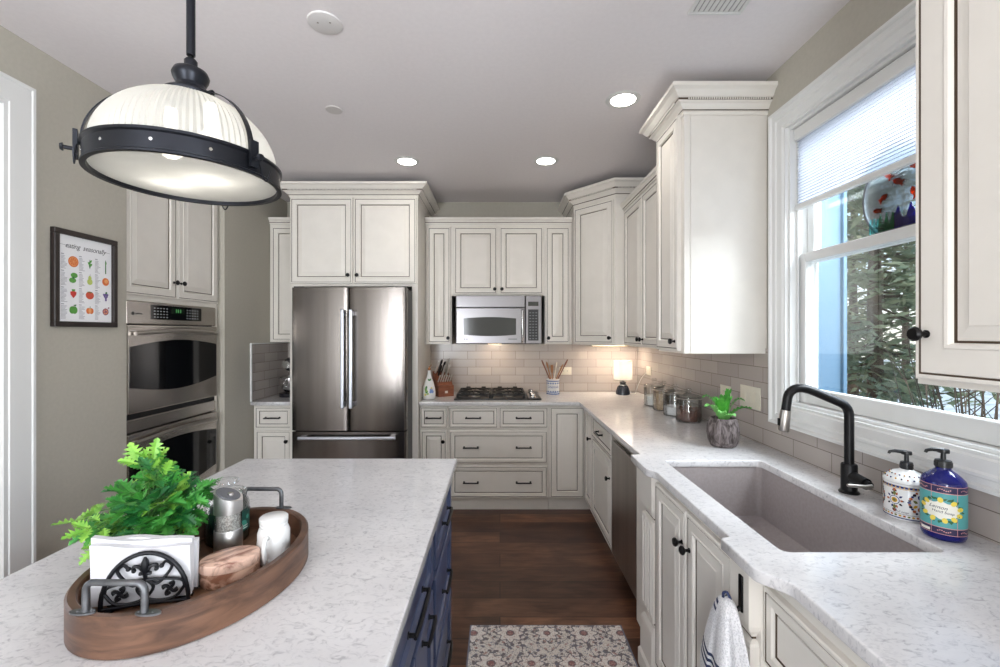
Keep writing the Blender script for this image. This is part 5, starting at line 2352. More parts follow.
for k in range(6):
    u0 = -full + 2 * full * (k + .5) / 6
    q = k % 2
    if q == 0:
        # medallion
        for q8 in range(10):
            tq = q8 * 2 * PI / 10
            wrap(mb, leaf2(u0 + .014 * math.cos(tq), .058 + .015 * math.sin(tq), .010, .006, tq), R, (4, 0, 2)[q8 % 3], A0, .0005)
        for r0, mi_, of in ((.0130, 0, .0006), (.0112, 5, .0008), (.0075, 1, .0010), (.0040, 3, .0012)):
            wrap(mb, disc(u0, .058, r0, 16), R, mi_, A0, of)
        for s in (-1, 1):
            wrap(mb, leaf2(u0, .058 + s * .013, .016, .009, s * PI / 2), R, 3, A0, .0006)
            wrap(mb, disc(u0, .058 + s * .031, .0042, 8), R, 2, A0, .0008)
            wrap(mb, disc(u0 + s * .017, .058, .0032, 7), R, 2, A0, .0007)
            wrap(mb, leaf2(u0 + s * .006, .058 + s * .026, .013, .007, s * PI / 2 + .9), R, 4, A0, .0006)
            wrap(mb, leaf2(u0 - s * .006, .058 + s * .026, .013, .007, s * PI / 2 - .9), R, 0, A0, .0006)
    else:
        for s in (-1, 1):
            for a_ in range(11):
                t = a_ / 10 * PI
                wrap(mb, disc(u0 + s * (.006 + .017 * math.sin(t)), .028 + .060 * a_ / 10, .0036 + .0010 * (a_ % 2), 6), R, (4, 2, 0)[a_ % 3], A0, .0006)
            wrap(mb, leaf2(u0 + s * .004, .058, .014, .008, 0.7 if s > 0 else PI - .7), R, 3, A0, .0006)
            wrap(mb, leaf2(u0 + s * .004, .052, .014, .008, -.7 if s > 0 else PI + .7), R, 1, A0, .0006)
        wrap(mb, disc(u0, .040, .0048, 8, .8, 1.3), R, 2, A0, .0006)
        wrap(mb, disc(u0, .076, .0048, 8, .8, 1.3), R, 0, A0, .0006)
wrap_text(mb, 'hand soap', .009, -.014, .0265, R, 4, A0, .0010, .2)
mb.build('painted_pattern', [CER[k] for k in MATN] + [M['white']], bd)
mb = MB()
for k in range(22):
    t = 2 * PI * k / 22
    for (r_, z_, sz_) in ((.0490, .1222, .0024), (.0395, .1322, .0021)):
        rr = r_ + .0006
        mb.sphere((rr * math.cos(t + z_ * 40), rr * math.sin(t + z_ * 40), z_), sz_, 6, (k % 4))
mb.build('shoulder_pattern', [CER['navy'], CER['gold'], CER['ink'], CER['rust']], bd)
pump(cs_, .1462, .95, math.radians(-205))

bs = root('blue_soap_bottle', 'cobalt blue soap pump bottle with a turquoise lemon label, right of the ceramic dispenser', 'soap dispenser', (1.224, 1.226, ZK))
BLUE = pm('cobalt_bottle', C(28, 32, 120), .10, 0, Transmission_Weight=0.35)
R = .0470
mb = MB()
mb.lathe([(0, .002), (.038, 0), (.044, .003), (R, .012), (R, .154), (.045, .160), (.037, .170), (.026, .180), (.019, .185), (.0165, .188), (.0165, .193), (0, .193)], 48)
bb = mb.build('bottle', BLUE, bs, smooth=45)
A0 = math.radians(-138)
LB = [pm('label_turquoise', C(84, 162, 164), .4), pm('label_indigo', C(42, 36, 74), .4), pm('label_cream', C(238, 236, 226), .4), pm('label_lemon', C(232, 210, 84), .4),
      pm('label_leaf', C(40, 96, 60), .4), pm('label_rose', C(206, 150, 150), .4), pm('label_ink', C(40, 42, 60), .4)]
mb = MB()
hu = 1.55 * R
wrap_band(mb, -hu, hu, .020, .150, R, 5, A0, .0004, 40)
wrap_band(mb, -hu, hu, .0215, .0375, R, 1, A0, .0006, 40)
wrap_band(mb, -hu, hu, .0395, .1300, R, 0, A0, .0006, 40)
wrap_band(mb, -hu, hu, .1320, .1485, R, 1, A0, .0006, 40)
for u in (-.066, -.022, .030, .072):
    wrap_band(mb, u, u + .0012, .020, .150, R, 5, A0, .0008, 1)
for u in (-.044, .004, .052):
    for v in (.1402, .0295):
        for k in range(7):
            wrap(mb, disc(u - .012 + k * .004, v + .002 * math.sin(k * 1.1), .0017, 6), R, 5, A0, .0010)
wrap_band(mb, -.050, -.024, .024, .031, R, 2, A0, .0012, 6)
lab = mb.build('label', LB, bb)
mb = MB()
cu_, cv_ = -.002, .085
poly = [(cu_ + .036 * math.cos(a) * (1 + .10 * math.cos(6 * a)), cv_ + .021 * math.sin(a) * (1 + .10 * math.cos(6 * a))) for a in [2 * PI * k / 40 for k in range(40)]]
# strips keep the curved label from bridging the bottle
us = sorted({p[0] for p in poly})
N_ = 28
for i in range(N_):
    a_, b_ = -1 + 2 * i / N_, -1 + 2 * (i + 1) / N_
    ha = .022 * math.sqrt(max(0, 1 - a_ * a_)) * (1 + .10 * math.cos(9 * a_))
    hb = .022 * math.sqrt(max(0, 1 - b_ * b_)) * (1 + .10 * math.cos(9 * b_))
    wrap(mb, [(cu_ + .038 * a_, cv_ - ha - .0005), (cu_ + .038 * b_, cv_ - hb - .0005), (cu_ + .038 * b_, cv_ + hb + .0005), (cu_ + .038 * a_, cv_ + ha + .0005)], R, 2, A0, .0010)
rnd = random.Random(9)
for k in range(34):
    t = 2 * PI * k / 34
    u, v = cu_ + .040 * math.cos(t), cv_ + .027 * math.sin(t)
    wrap(mb, leaf2(u, v, rnd.uniform(.009, .014), .0055, t + rnd.uniform(-1.2, 1.2)), R, 4, A0, .0012)
for t in (.25, .9, 1.6, 2.4, 2.9, 3.7, 4.3, 4.9, 5.4, 5.9):
    wrap(mb, disc(cu_ + .040 * math.cos(t), cv_ + .027 * math.sin(t), .0064, 12, 1.15, .9, t), R, 3, A0, .0015)
wrap_text(mb, 'Lemon', .013, -.008, .0925, R, 6, A0, .0016, .35, tilt=-.08)
wrap_text(mb, 'Hand Soap', .010, .002, .0805, R, 6, A0, .0016, .1, tilt=-.08)
mb.build('label_print', LB, lab)
pump(bs, .1932, .84, math.radians(-190), .0185)

# ------------------------------------------------------------------ bark pot with the wavy fern
pf = root('potted_fern', 'wavy bright green fern in a round grey bark pot on the counter', 'plant', (1.112, 2.215, ZK))
BK = noisy('grey_birch_bark', C(54, 45, 43), C(132, 122, 121), 60, .85, 0, (1, 1, .35), 1.0, .35, .65, .8)
mb = MB()
prof = [(.044, 0), (.056, .004), (.068, .030), (.0735, .065), (.0715, .100), (.064, .128), (.058, .142), (.053, .141), (.056, .120), (.050, .1)]
seg = 44
rr = random.Random(3)
bumpk = [rr.uniform(-.0022, .0022) for _ in range(seg)]
R_ = []
for r, z in prof:
    R_.append([mb.v((r + bumpk[k]) * math.cos(2 * PI * k / seg), (r + bumpk[k]) * math.sin(2 * PI * k / seg), z) for k in range(seg)])
for a, b in zip(R_[:-1], R_[1:]):
    for k in range(seg):
        j = (k + 1) % seg
        mb.face([a[k], a[j], b[j], b[k]])
mb.face(R_[0][::-1])
mb.build('pot', BK, pf, smooth=50)
mb = MB()
mb.lathe([(0, .1205), (.054, .119)], 24, capb=False, capt=False)
mb.build('soil', noisy('dark_soil', C(40, 30, 24), C(66, 50, 40), 60, .9), pf)
FERN = [noisy('fern_green', C(52, 140, 48), C(96, 178, 70), 30, .35), noisy('fern_light', C(110, 186, 92), C(140, 204, 116), 30, .35)]
for k, (a, rch, hgt, wd) in enumerate([(200, .105, .085, .021), (240, .085, .06, .02), (170, .085, .125, .02), (225, .055, .12, .022), (300, .035, .125, .022), (20, .04, .155, .019),
                                       (340, .085, .115, .021), (355, .125, .07, .018), (60, .07, .12, .019), (120, .06, .11, .019), (280, .08, .045, .021)]):
    t = math.radians(a)
    d = Vector((math.cos(t), math.sin(t), 0))
    s = Vector((-d.y, d.x, 0))
    V, F = [], []
    nn = 22
    for i in range(nn + 1):
        f = i / nn
        c = d * (.012 + rch * f ** 1.2) + Vector((0, 0, .122 + hgt * math.sin(f * 2.0) / math.sin(1.57)))
        w_ = wd * math.sin(PI * min(1, .12 + f * .88)) ** .6 * (1 if f < .98 else .3)
        wav = .006 * math.sin(i * 2.1)
        V += [tuple(c + s * w_ * (1 + .12 * math.sin(i * 2.1)) + Vector((0, 0, wav + .004))), tuple(c), tuple(c - s * w_ * (1 + .12 * math.sin(i * 2.1 + 1)) + Vector((0, 0, -wav + .004)))]
    for i in range(nn):
        o = 3 * i
        F += [(o, o + 1, o + 4, o + 3), (o + 1, o + 2, o + 5, o + 4)]
    me = bpy.data.meshes.new('frond')
    me.from_pydata(V, [], F)
    mkobj('frond', me, FERN[1 if k in (0, 1, 10) else 0], pf, smooth=60)

# ------------------------------------------------------------------ glass canisters and their contents
def canister(x, y, label):
    r = root('glass_canister', label, 'canister', (x, y, ZK), 0, 'glass canisters along the backsplash')
    mb = MB()
    mb.lathe([(0, 0), (.072, 0), (.076, .004), (.077, .012), (.077, .146), (.074, .152), (.071, .152), (.0735, .144), (.0735, .012), (.070, .006), (0, .006)], 40)
    mb.build('jar', M['glass'], r, smooth=50)
    mb = MB()
    mb.lathe([(0, .1525), (.079, .1525), (.080, .156), (.077, .161), (.050, .170), (.022, .176), (.012, .180), (.010, .186), (.016, .194), (.018, .202), (.013, .210), (0, .212)], 36)
    mb.build('lid', M['glass'], r, smooth=50)
    mb = MB()
    mb.lathe([(.0775, .1465), (.0785, .1475), (.0785, .1515), (.0775, .152)], 40, capb=False, capt=False)
    mb.build('rim_band', M['nickel'], r, smooth=50)


def fill(name, label, cat, x, y, h, mat, lumpy=0.0):
    mb = MB()
    mb.lathe([(0, .0065), (.069, .0075), (.072, .014), (.072, h), (.05, h + .004), (0, h + .006)], 32)
    if lumpy:
        rnd = random.Random(5)
        for k in range(230):
            t = rnd.uniform(0, 2 * PI)
            z = rnd.uniform(.018, h + .006)
            rr = .068 if z < h else rnd.uniform(0, .066)
            mb.sphere((rr * math.cos(t), rr * math.sin(t), z), rnd.uniform(.004, .0065), 6, rnd.choice((1, 1, 0, 2)), rnd.uniform(.6, 1))
    o = mb.build(name, mat, None, (x, y, ZK), smooth=50)
    tag(o, label, cat, kind='stuff')


FLOUR = noisy('white_flour', C(236, 233, 228), C(244, 242, 238), 30, .9)
SUGAR = noisy('white_sugar', C(226, 224, 222), C(242, 240, 240), 200, .8)
OATS = noisy('rolled_oats', C(150, 122, 92), C(212, 188, 156), 130, .85, lo=.42, hi=.58)
NUTS = [pm('nut_brown', C(92, 56, 42), .6), pm('nut_russet', C(128, 78, 58), .6), pm('nut_pale', C(176, 128, 98), .6)]
for i, (y, lb, fn) in enumerate(((2.835, 'glass canister of brown nuts, nearest the bark pot', ('mixed_nuts', 'brown nuts filling half of the nearest glass canister', 'nuts', .085, NUTS, 1)),
                                 (3.060, 'glass canister holding white sugar, second from the bark pot', ('sugar', 'white sugar in the second glass canister from the bark pot', 'sugar', .060, [SUGAR], 0)),
                                 (3.265, 'glass canister full of oats, third from the bark pot', ('rolled_oats', 'beige oats filling the third glass canister', 'oats', .125, [OATS], 0)),
                                 (3.470, 'glass canister of white flour, farthest from the bark pot', ('flour', 'white flour in the farthest glass canister', 'flour', .075, [FLOUR], 0)))):
    x = 1.205
    canister(x, y, lb)
    fill(fn[0], fn[1], fn[2], x, y, fn[3], fn[4], fn[5])

# ------------------------------------------------------------------ small table lamp in the corner
tl = root('table_lamp', 'small lit lamp with a white drum shade and dark ceramic base in the corner', 'lamp', (1.128, 4.075, ZK))
mb = MB()
prof = [(0, 0), (.055, 0), (.060, .004), (.058, .030), (.050, .060), (.040, .080), (.034, .086)]
mb.lathe(prof, 36)
base = mb.build('base', pm('glazed_charcoal', C(42, 46, 54), .2), tl, smooth=40)
mb = MB()
for k in range(16):
    t = 2 * PI * k / 16
    mb.tube([((r + .0006) * math.cos(t), (r + .0006) * math.sin(t), z) for r, z in ((.0595, .006), (.058, .03), (.050, .06), (.041, .078))], .0028, 6)
mb.build('ribs', pm('glazed_slate', C(54, 58, 68), .2), base, smooth=60)
mb = MB()
mb.lathe([(.034, .0865), (.0355, .089), (.034, .093), (.027, .096), (.025, .104), (.030, .112), (.031, .118), (.012, .122), (.012, .150), (0, .150)], 30)
mb.build('neck', M['blackplastic'], tl, smooth=40)
mb = MB()
mb.lathe([(.0335, .0868), (.0362, .0890), (.0345, .0932)], 30, capb=False, capt=False)
mb.build('neck_band', M['white'], tl, smooth=60)
mb = MB()
mb.lathe([(.083, .138), (.083, .312), (.0818, .312), (.0818, .138), (.083, .138)], 48, capb=False, capt=False)
shd = mb.build('lamp_shade', M['shade_cloth'], tl, smooth=50)
mb = MB()
for z in (.1385, .3115):
    mb.tube([(.0825 * math.cos(2 * PI * k / 40), .0825 * math.sin(2 * PI * k / 40), z) for k in range(40)], .0016, 6, 0, True)
for k in range(3):
    t = 2 * PI * k / 3
    mb.tube([(.010 * math.cos(t), .010 * math.sin(t), .152), (.081 * math.cos(t), .081 * math.sin(t), .30)], .001, 5)
mb.build('shade_wire', M['nickel'], shd)
mb = MB()
mb.sphere((0, 0, .190), .024, 14)
mb.lathe([(.012, .150), (.013, .170)], 12)
mb.build('bulb', M['bulb'], tl, smooth=60)
mb = MB()
mb.tube(smooth_path([(.055, .02, .006), (.10, .03, .004), (.135, .06, .004), (.150, .09, .03), (.172, .02, .14), (.183, -.10, .215)], 6), .0022, 6)
mb.build('cord', M['trim'], tl, smooth=60)
l = bpy.data.lights.new('table_lamp_bulb', 'POINT')
l.energy = 2.4
l.color = (1, .88, .76)
l.shadow_soft_size = .025
o = bpy.data.objects.new('table_lamp_bulb', l)
o.location = (1.128, 4.075, ZK + .225)
COL.objects.link(o)

# ------------------------------------------------------------------ crock with utensils
ck = root('utensil_crock', 'white ceramic crock with blue painted bands and lettering, holding spoons', 'crock', (0.490, 4.110, ZK))
R = .0585
mb = MB()
mb.lathe([(0, 0), (.056, 0), (R, .004), (R, .130), (.0605, .133), (.0605, .141), (.056, .142), (.054, .138), (.0535, .012), (0, .010)], 40)
bd = mb.build('body', M['white'], ck, smooth=45)
A0 = math.radians(-95)
mb = MB()
ful = PI * R
for v0, v1 in ((.003, .012), (.120, .128)):
    wrap_band(mb, -ful, ful, v0, v1, R, 0, A0, .0006, 48)
wrap_text(mb, 'Utensils', .034, 0, .072, R, 0, A0, .0008, .25)
for k in range(-4, 5):
    wrap(mb, disc(k * .022, .104, .0075, 10), R, 0, A0, .0006)
    wrap(mb, disc(k * .022, .104, .0035, 8), R, 1, A0, .0010)
    wrap(mb, leaf2(k * .022, .018, .020, .014, PI / 2), R, 0, A0, .0006)
    wrap(mb, leaf2(k * .022 + .011, .014, .014, .010, PI / 2), R, 1, A0, .0006)
mb.build('painted_pattern', [pm('delft_blue', C(66, 96, 156), .25), pm('delft_light', C(140, 164, 204), .25)], bd)
WSP = noisy('cooking_spoon_wood', C(150, 98, 62), C(186, 132, 90), 14, .55, 0, (1, 1, .3))
WDK = noisy('dark_spoon_wood', C(104, 56, 36), C(140, 82, 54), 14, .5, 0, (1, 1, .3))
SIL = pm('cream_silicone', C(226, 218, 204), .45)


def utensil(name, label, cat, p0, p1, kind, mat):
    p0, p1 = Vector(p0), Vector(p1)
    d = p1 - p0
    L = d.length
    q = d.to_track_quat('Z', 'Y')
    r = root(name, label, cat, p0, 0, 'cooking utensils in the crock')
    r.rotation_mode = 'QUATERNION'
    r.rotation_quaternion = q
    mb = MB()
    hl = L - .075
    mb.tube([(0, 0, 0), (0, 0, hl * .5), (0, 0, hl)], [.0055, .005, .0055], 8)
    mb.build('handle', mat, r, smooth=50)
    mb = MB()
    if kind == 'spoon':
        mb.lathe([(0, 0), (.012, .004), (.021, .022), (.023, .042), (.019, .062), (.010, .074), (0, .077)], 20, (0, 0, hl - .002), 0, 'z', 1.0, .28)
    elif kind == 'spatula':
        mb.prism([(-.012, 0), (.012, 0), (.024, .03), (.024, .075), (-.024, .075), (-.024, .03)], -.002, .002, 0, Matrix(((1, 0, 0, 0), (0, 0, 1, 0), (0, 1, 0, hl - .002), (0, 0, 0, 1))))
    else:
        mb.tube([(0, 0, hl - .002), (.004, 0, hl + .04), (.002, 0, hl + .075)], [.0055, .0075, .005], 8)
    mb.build('head', mat, r, smooth=50)


cx, cy = .490, 4.110
utensil('wooden_spoon', 'slim dark wooden spoon leaning left out of the crock', 'spoon', (cx + .02, cy - .01, ZK + .02), (cx - .105, cy - .01, ZK + .315), 'stick', WDK)
utensil('wooden_spoon', 'brown wooden spoon with a broad bowl in the crock', 'spoon', (cx + .01, cy + .01, ZK + .02), (cx - .060, cy + .0, ZK + .300), 'spoon', WSP)
utensil('spatula', 'pale wooden spatula in the middle of the crock', 'spatula', (cx, cy + .015, ZK + .02), (cx - .008, cy + .02, ZK + .270), 'spatula', WSP)
utensil('silicone_spoon', 'cream silicone spoon standing upright in the crock', 'spoon', (cx - .01, cy - .01, ZK + .02), (cx + .035, cy - .015, ZK + .300), 'spoon', SIL)
utensil('wooden_spoon', 'dark wooden stirrer leaning right out of the crock', 'spoon', (cx - .015, cy + .0, ZK + .02), (cx + .135, cy - .01, ZK + .320), 'stick', WDK)
utensil('wooden_spoon', 'short pale spoon behind the dark stirrer in the crock', 'spoon', (cx - .02, cy + .015, ZK + .02), (cx + .095, cy + .02, ZK + .275), 'spoon', WSP)

# ------------------------------------------------------------------ knife block
KR = 28
kb = root('knife_block', 'reddish wooden knife block left of the cooktop', 'knife block', (-0.525, 4.040, ZK), math.radians(KR))
WK = noisy('cherry_block_wood', C(110, 62, 42), C(142, 86, 60), 8, .45, 0, (1, 1, 4))
XM = Matrix(((0, 0, 1, 0), (1, 0, 0, 0), (0, 1, 0, 0), (0, 0, 0, 1)))      # (y, z) outline extruded along x
mb = MB()
mb.prism([(-.10, 0), (.075, 0), (.075, .050), (.062, .215), (-.005, .170), (-.070, .100), (-.10, .095)], -.072, .072, 0, XM)
blk = mb.build('block', WK, kb)
mb = MB()
mb.box(-.012, .014, -.1012, -.1002, .030, .050)
mb.build('label_plate', pm('pale_plate', C(214, 210, 202), .4), blk)
sl = Vector((0, .062 - -.070, .215 - .100)).normalized()
nrm = Vector((0, -sl.z, sl.y))
KH = pm('steel_knife_handle', C(206, 204, 200), .35, .45)


def knife(x, t, L, black, label, thick=.0085):
    base = Vector((x, -.070 + t * .132, .100 + t * .115 + (.012 if t > .5 else .0)))
    if t > .5:
        base = Vector((x, -.005 + (t - .5) * 2 * .067, .170 + (t - .5) * 2 * .045))
    c, s = math.cos(math.radians(KR)), math.sin(math.radians(KR))
    wpos = (-0.525 + base.x * c - base.y * s, 4.040 + base.x * s + base.y * c, ZK + base.z)
    r = root('kitchen_knife', label, 'knife', wpos, math.radians(KR), 'knives in the wooden block')
    d = nrm
    mb = MB()
    b0 = d * .0015
    mb.tube([b0, b0 + d * (L * .12), b0 + d * (L * .5), b0 + d * (L * .86), b0 + d * L], [thick * .9, thick, thick * .85, thick * 1.1, thick * .7], 8)
    mb.build('handle', M['blackplastic'] if black else KH, r, smooth=50)


SPEC = [(-.052, .85, .135, False, 'steel handled knife, back row far left of the block'), (-.022, .90, .140, True, 'largest black handled knife, back row of the block'),
        (.012, .88, .120, True, 'black handled knife, back row centre of the block'), (.048, .90, .150, False, 'longest steel handled knife, back right of the block'),
        (-.035, .62, .110, True, 'short black handled knife, second row left of the block'), (.002, .60, .115, False, 'steel handled knife, second row centre of the block'),
        (.040, .62, .118, False, 'steel handled knife, second row right of the block')]
for x, t, L, b, lb in SPEC:
    knife(x, t, L * 1.1, b, lb, .0100)
for i in range(6):
    knife(-.055 + i * .022, .22, .085, False, 'steel handled steak knife in the front row of the wooden block', .0068)

# ------------------------------------------------------------------ oil bottle on its saucer
ob = root('saucer', 'small white saucer under the painted oil bottle', 'saucer', (-0.606, 3.800, ZK))
mb = MB()
mb.lathe([(0, 0), (.040, 0), (.045, .003), (.062, .010), (.063, .013), (.045, .007), (0, .006)], 36)
mb.build('dish', M['white'], ob, smooth=50)
ob = root('oil_bottle', 'white oil bottle painted with green leaves beside the refrigerator panel', 'bottle', (-0.606, 3.800, ZK + .0075))
mb = MB()
mb.lathe([(0, 0), (.046, 0), (.053, .006), (.054, .050), (.050, .090), (.037, .140), (.020, .180), (.0135, .210), (.0125, .228), (.015, .232), (.015, .238), (0, .238)], 36)
bd = mb.build('body', M['white'], ob, smooth=50)
mb = MB()
A0 = math.radians(-82)
for (u, v, ln, wd, rt, mi_) in ((-.016, .045, .045, .026, 1.9, 0), (-.012, .062, .040, .022, 2.4, 1), (-.03, .08, .036, .02, 1.2, 0), (.0, .04, .035, .02, 2.8, 1)):
    wrap(mb, leaf2(u, v, ln, wd, rt), .0535, mi_, A0, .0012)
for (u, v, r_, mi_) in ((.018, .075, .014, 2), (.030, .060, .012, 2), (.012, .058, .010, 2), (.02, .09, .009, 3), (-.034, .035, .010, 3)):
    wrap(mb, disc(u, v, r_, 12), .0535, mi_, A0, .0014)
for (u, v, ln, wd, rt) in ((0, .150, .028, .016, .9), (.004, .150, .026, .014, 2.2)):
    wrap(mb, leaf2(u, v, ln, wd, rt), .0325, 0, A0, .0014)
mb.build('painted_leaves', [pm('leaf_paint', C(70, 130, 70), .3), pm('leaf_paint_light', C(150, 176, 96), .3), pm('blue_paint', C(112, 142, 200), .3), pm('yellow_paint', C(214, 196, 104), .3)], bd)
mb = MB()
mb.lathe([(.0105, .2385), (.013, .246), (.012, .254), (.006, .260), (.004, .272), (.0, .273)], 18)
mb.tube([(0, 0, .266), (.012, 0, .276), (.018, 0, .286)], [.0035, .003, .0025], 8)
mb.build('pourer', pm('amber_cork', C(150, 96, 52), .5), ob, smooth=50)

# ------------------------------------------------------------------ outlets and switches
def plate(name, label, cat, loc, rz, w, h, devs):
    r = root(name, label, cat, loc, rz)
    mb = MB()
    mb.box(-w / 2, w / 2, -.006, 0, -h / 2, h / 2, 0, .0025, 2)
    p = mb.build('cover_plate', M['almond'], r, smooth=40)
    for k, (x, kind) in enumerate(devs):
        mb = MB()
        if kind == 'rocker':
            mb.box(x - .0165, x + .0165, -.0075, -.0062, -.0335, .0335, 0, .0006)
            mb.box(x - .012, x + .012, -.0105, -.0076, -.027, .027, 0, .0012)
            mb.build('rocker_switch', M['almond'], r)
        else:
            mb.box(x - .033, x + .033, -.0078, -.0062, -.0165, .0165, 0, .0006)
            rc = mb.build('receptacle', M['almond'], r)
            mb = MB()
            for s in (-.018, .018):
                mb.box(x + s - .004, x + s + .004, -.0082, -.0079, .003, .005)
                mb.box(x + s - .004, x + s + .004, -.0082, -.0079, -.005, -.003)
            mb.build('slots', DARK, rc)


plate('switch_plate', 'almond three-gang rocker switch plate beside the window', 'light switch', (TX - .0008, 2.336, 1.140), RZ90, .186, .116, [(-.046, 'rocker'), (0, 'rocker'), (.046, 'rocker')])
plate('outlet', 'almond outlet behind the fern on the right wall', 'outlet', (TX - .0008, 2.590, 1.135), RZ90, .118, .074, [(0, 'o')])
plate('outlet', 'almond outlet in the far corner of the right wall above the canisters', 'outlet', (TX - .0008, 3.930, 1.145), RZ90, .118, .074, [(0, 'o')])
plate('outlet', 'almond outlet behind the utensil crock on the back wall', 'outlet', (0.628, YB - .0108, 1.115), 0, .118, .074, [(0, 'o')])

# ------------------------------------------------------------------ towel hook and towel
hk = root('towel_hook', 'black metal hook on the fluted post nearest the viewer', 'hook', (SF - .0305, 1.150, .80), RZ90)
mb = MB()
mb.box(-.009, .009, -.006, 0, -.045, .05, 0, .003, 2)
mb.tube(smooth_path([(0, -.005, -.034), (0, -.020, -.044), (0, -.034, -.034), (0, -.036, -.012)], 5), .0055, 10)
mb.sphere((0, -.036, -.008), .0075, 12)
mb.build('hook_body', M['black'], hk, smooth=45)

m, n, l, b = nodes('white_waffle_cotton')
v = tc(n, l)
w1 = n.new('ShaderNodeTexVoronoi')
w1.inputs['Scale'].default_value = 230
l.new(v, w1.inputs['Vector'])
l.new(ramp(n, l, w1.outputs['Distance'], [(0.1, C(205, 205, 208)), (.6, C(238, 238, 240))]), b.inputs['Base Color'])
b.inputs['Roughness'].default_value = .9
bump(n, l, w1.outputs['Distance'], b, .5, .003)
M['waffle'] = m
M['stripe'] = pm('navy_stripe', C(44, 54, 88), .9)
tw = root('hand_towel', 'white waffle hand towel with navy stripes hanging on the black hook', 'towel', (0.587, 1.142, .786))
mb = MB()
seg = 84
levels = []
nz = 60
for i in range(nz + 1):
    f = i / nz
    z = -.46 * f
    L = []
    sp = min(1, f / .42) ** .62
    for k in range(seg):
        t = 2 * PI * k / seg
        fold = 1 + (.10 + .16 * sp) * math.sin(4 * t + .6 + f * .8) + .08 * sp * math.sin(9 * t + 1.3)
        ry = (.027 + .086 * sp) * fold
        rx = (.014 + .020 * sp) * (1 + .25 * math.sin(6 * t) * sp)
        L.append(mb.v(max(rx * math.cos(t) - .014 * sp, -.09), ry * math.sin(t) - .006 * sp - .02 * f, z + .010 * math.sin(2 * t) * sp + .016 * math.cos(t + .5) * sp))
    levels.append(L)
for i in range(nz):
    f = i / nz
    zc_ = .46 * f
    for k in range(seg):
        j = (k + 1) % seg
        stripe = any(abs(zc_ - s) < .0040 for s in (.132, .146, .160, .40, .414)) or (k < 34 and (.004 < zc_ < .011 or .018 < zc_ < .025))
        mb.face([levels[i][k], levels[i][j], levels[i + 1][j], levels[i + 1][k]], 1 if stripe else 0)
c = mb.v(0, 0, .014)
for k in range(seg):
    mb.face([levels[0][(k + 1) % seg], levels[0][k], c], 0)
mb.build('cloth', [M['waffle'], M['stripe']], tw, smooth=70)
mb = MB()
mb.tube(smooth_path([(.004, -.004, .008), (-.004, -.002, .024), (-.010, .004, .020), (-.008, .010, .006)], 4), .0035, 8)
mb.build('hanging_loop', M['stripe'], tw, smooth=60)

# ------------------------------------------------------------------ rug
RX0, RX1, RY0, RY1 = -.150, .610, .95, 2.236
NX, NY = 220, 372
rnd = random.Random(12)
W_, H_ = RX1 - RX0, RY1 - RY0
ros = []
for v0 in range(0, 7):
    for u0 in range(0, 4):
        ros.append((.11 + u0 * .18 + (0 if v0 % 2 else .09), .06 + v0 * .20, rnd.choice((.050, .060, .07))))
pal = dict(cream=(220, 213, 206), warm=(202, 188, 178), slate=(124, 126, 140), char=(124, 116, 118), rose=(150, 108, 106), pink=(192, 168, 162), white=(232, 227, 222))
cols = {k: C(*v) for k, v in pal.items()}


def h2(a, b_):
    x = math.sin(a * 127.1 + b_ * 311.7) * 43758.5453
    return x - math.floor(x)


def rugcol(u, v):
    if u < .006 or u > W_ - .006 or v < .005:
        return cols['slate']
    um = min(u, W_ - u)          # mirrored left to right
    best = None
    for (ru, rv, rr) in ros:
        for uu in (ru, W_ - ru):
            dx, dy = u - uu, v - rv
            d = math.hypot(dx, dy)
            if d < rr * 1.5 and (best is None or d / rr < best[0]):
                best = (d / rr, math.atan2(dy, dx), rr)
    n_ = h2(math.floor(u / .0035), math.floor(v / .0035))
    if best:
        q, a, rr = best
        pet = 1 + .18 * math.cos(8 * a)
        if q < .22:
            return cols['rose'] if n_ < .8 else cols['pink']
        if q < .30:
            return cols['char']
        if q < .78 * pet:
            return cols['white'] if n_ < .8 else cols['pink']
        if q < .90 * pet:
            return cols['char'] if n_ < .75 else cols['slate']
    if best and best[0] < 1.25 and best[0] > 1.05 and math.sin(best[1] * 14) > .2:
        return cols['char']
    # trailing vines
    f1 = math.sin(um * 46 + 2.4 * math.sin(v * 23)) + math.sin(v * 41 + 2.0 * math.sin(um * 29))
    f2 = math.sin(um * 78 - 2.0 * math.sin(v * 37 + 1)) * math.sin(v * 64 + um * 18)
    if abs(f1) < .11:
        return cols['char'] if n_ < .7 else cols['slate']
    if f2 > .80:
        return cols['slate'] if n_ < .5 else cols['char']
    if f2 < -.84:
        return cols['rose'] if n_ < .35 else cols['pink']
    if n_ < .12:
        return cols['slate']
    if n_ < .25:
        return cols['warm']
    return cols['cream'] if n_ < .8 else cols['white']


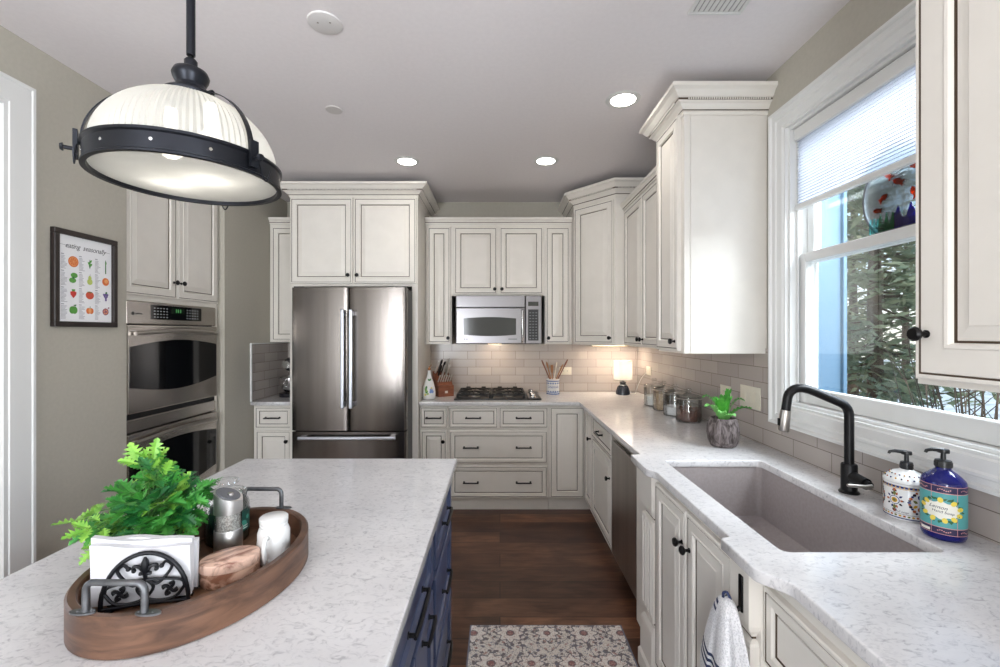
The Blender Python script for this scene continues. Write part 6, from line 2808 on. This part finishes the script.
V, F, CC = [], [], []
for j in range(NY + 1):
    for i in range(NX + 1):
        V.append((RX0 + W_ * i / NX, RY0 + H_ * j / NY, .007))
for j in range(NY):
    for i in range(NX):
        o = j * (NX + 1) + i
        F.append((o, o + 1, o + NX + 2, o + NX + 1))
        CC.append(rugcol(W_ * (i + .5) / NX, H_ - H_ * (j + .5) / NY))
nv = len(V)
V += [(RX0, RY0, .0008), (RX1, RY0, .0008), (RX1, RY1, .0008), (RX0, RY1, .0008)]
c4 = [0, NX, (NY + 1) * (NX + 1) - 1, NY * (NX + 1)]
F.append((nv + 3, nv + 2, nv + 1, nv)); CC.append(cols['slate'])
for i in range(4):
    j = (i + 1) % 4
    F.append((nv + i, nv + j, c4[j], c4[i])); CC.append(cols['slate'])
me = bpy.data.meshes.new('rug')
me.from_pydata(V, [], F)
ca = me.color_attributes.new('weave', 'FLOAT_COLOR', 'CORNER')
buf = []
for p, c in zip(me.polygons, CC):
    buf += list(c) * p.loop_total
ca.data.foreach_set('color', buf)
m, n, l, b = nodes('woven_rug')
at = n.new('ShaderNodeAttribute')
at.attribute_name = 'weave'
l.new(at.outputs['Color'], b.inputs['Base Color'])
b.inputs['Roughness'].default_value = .95
v = tc(n, l)
bump(n, l, noise(n, l, v, 420, 3), b, .35, .003)
tag(mkobj('runner_rug', me, m), 'cream and slate floral kitchen rug on the floor by the sink', 'rug')

# ------------------------------------------------------------------ stand mixer left of the refrigerator
sm = root('stand_mixer', 'dark stand mixer with a steel bowl, half hidden by the refrigerator', 'mixer', (-1.862, 4.060, ZK), math.radians(-90))
MX = pm('dark_mixer_enamel', C(40, 38, 42), .2)
mb = MB()
mb.prism(rrect(-.115, .175, -.10, .10, .08, 6), 0, .032)
mb.prism(rrect(-.115, -.03, -.06, .06, .03, 5), .0325, .22)
mb.build('base', MX, sm, smooth=40)
mb = MB()
mb.lathe([(0, -.15), (.05, -.145), (.066, -.10), (.070, 0), (.062, .10), (.045, .150), (.03, .165), (0, .168)], 24, (.02, 0, .288), 0, 'x', .9, 1.0)
hd = mb.build('head', MX, sm, smooth=50)
mb = MB()
mb.lathe([(.032, .0), (.034, .012), (0, .014)], 20, (.187, 0, .288), 0, 'x')
mb.lathe([(.026, .19), (.026, .224), (.0, .224)], 18, (.10, 0, 0))
mb.build('hub_cap', M['chrome'], hd, smooth=40)
mb = MB()
mb.lathe([(0, .033), (.045, .033), (.048, .045), (.075, .07), (.096, .11), (.102, .165), (.105, .167), (.105, .171), (.099, .170), (.093, .112), (.07, .074), (0, .05)], 36, (.10, 0, 0))
bw = mb.build('bowl', M['chrome'], sm, smooth=50)
mb = MB()
mb.tube(smooth_path([(.195, .0, .150), (.230, 0, .150), (.236, 0, .120), (.215, 0, .095), (.188, 0, .098)], 5), .006, 8)
mb.build('bowl_handle', M['chrome'], bw, smooth=50)
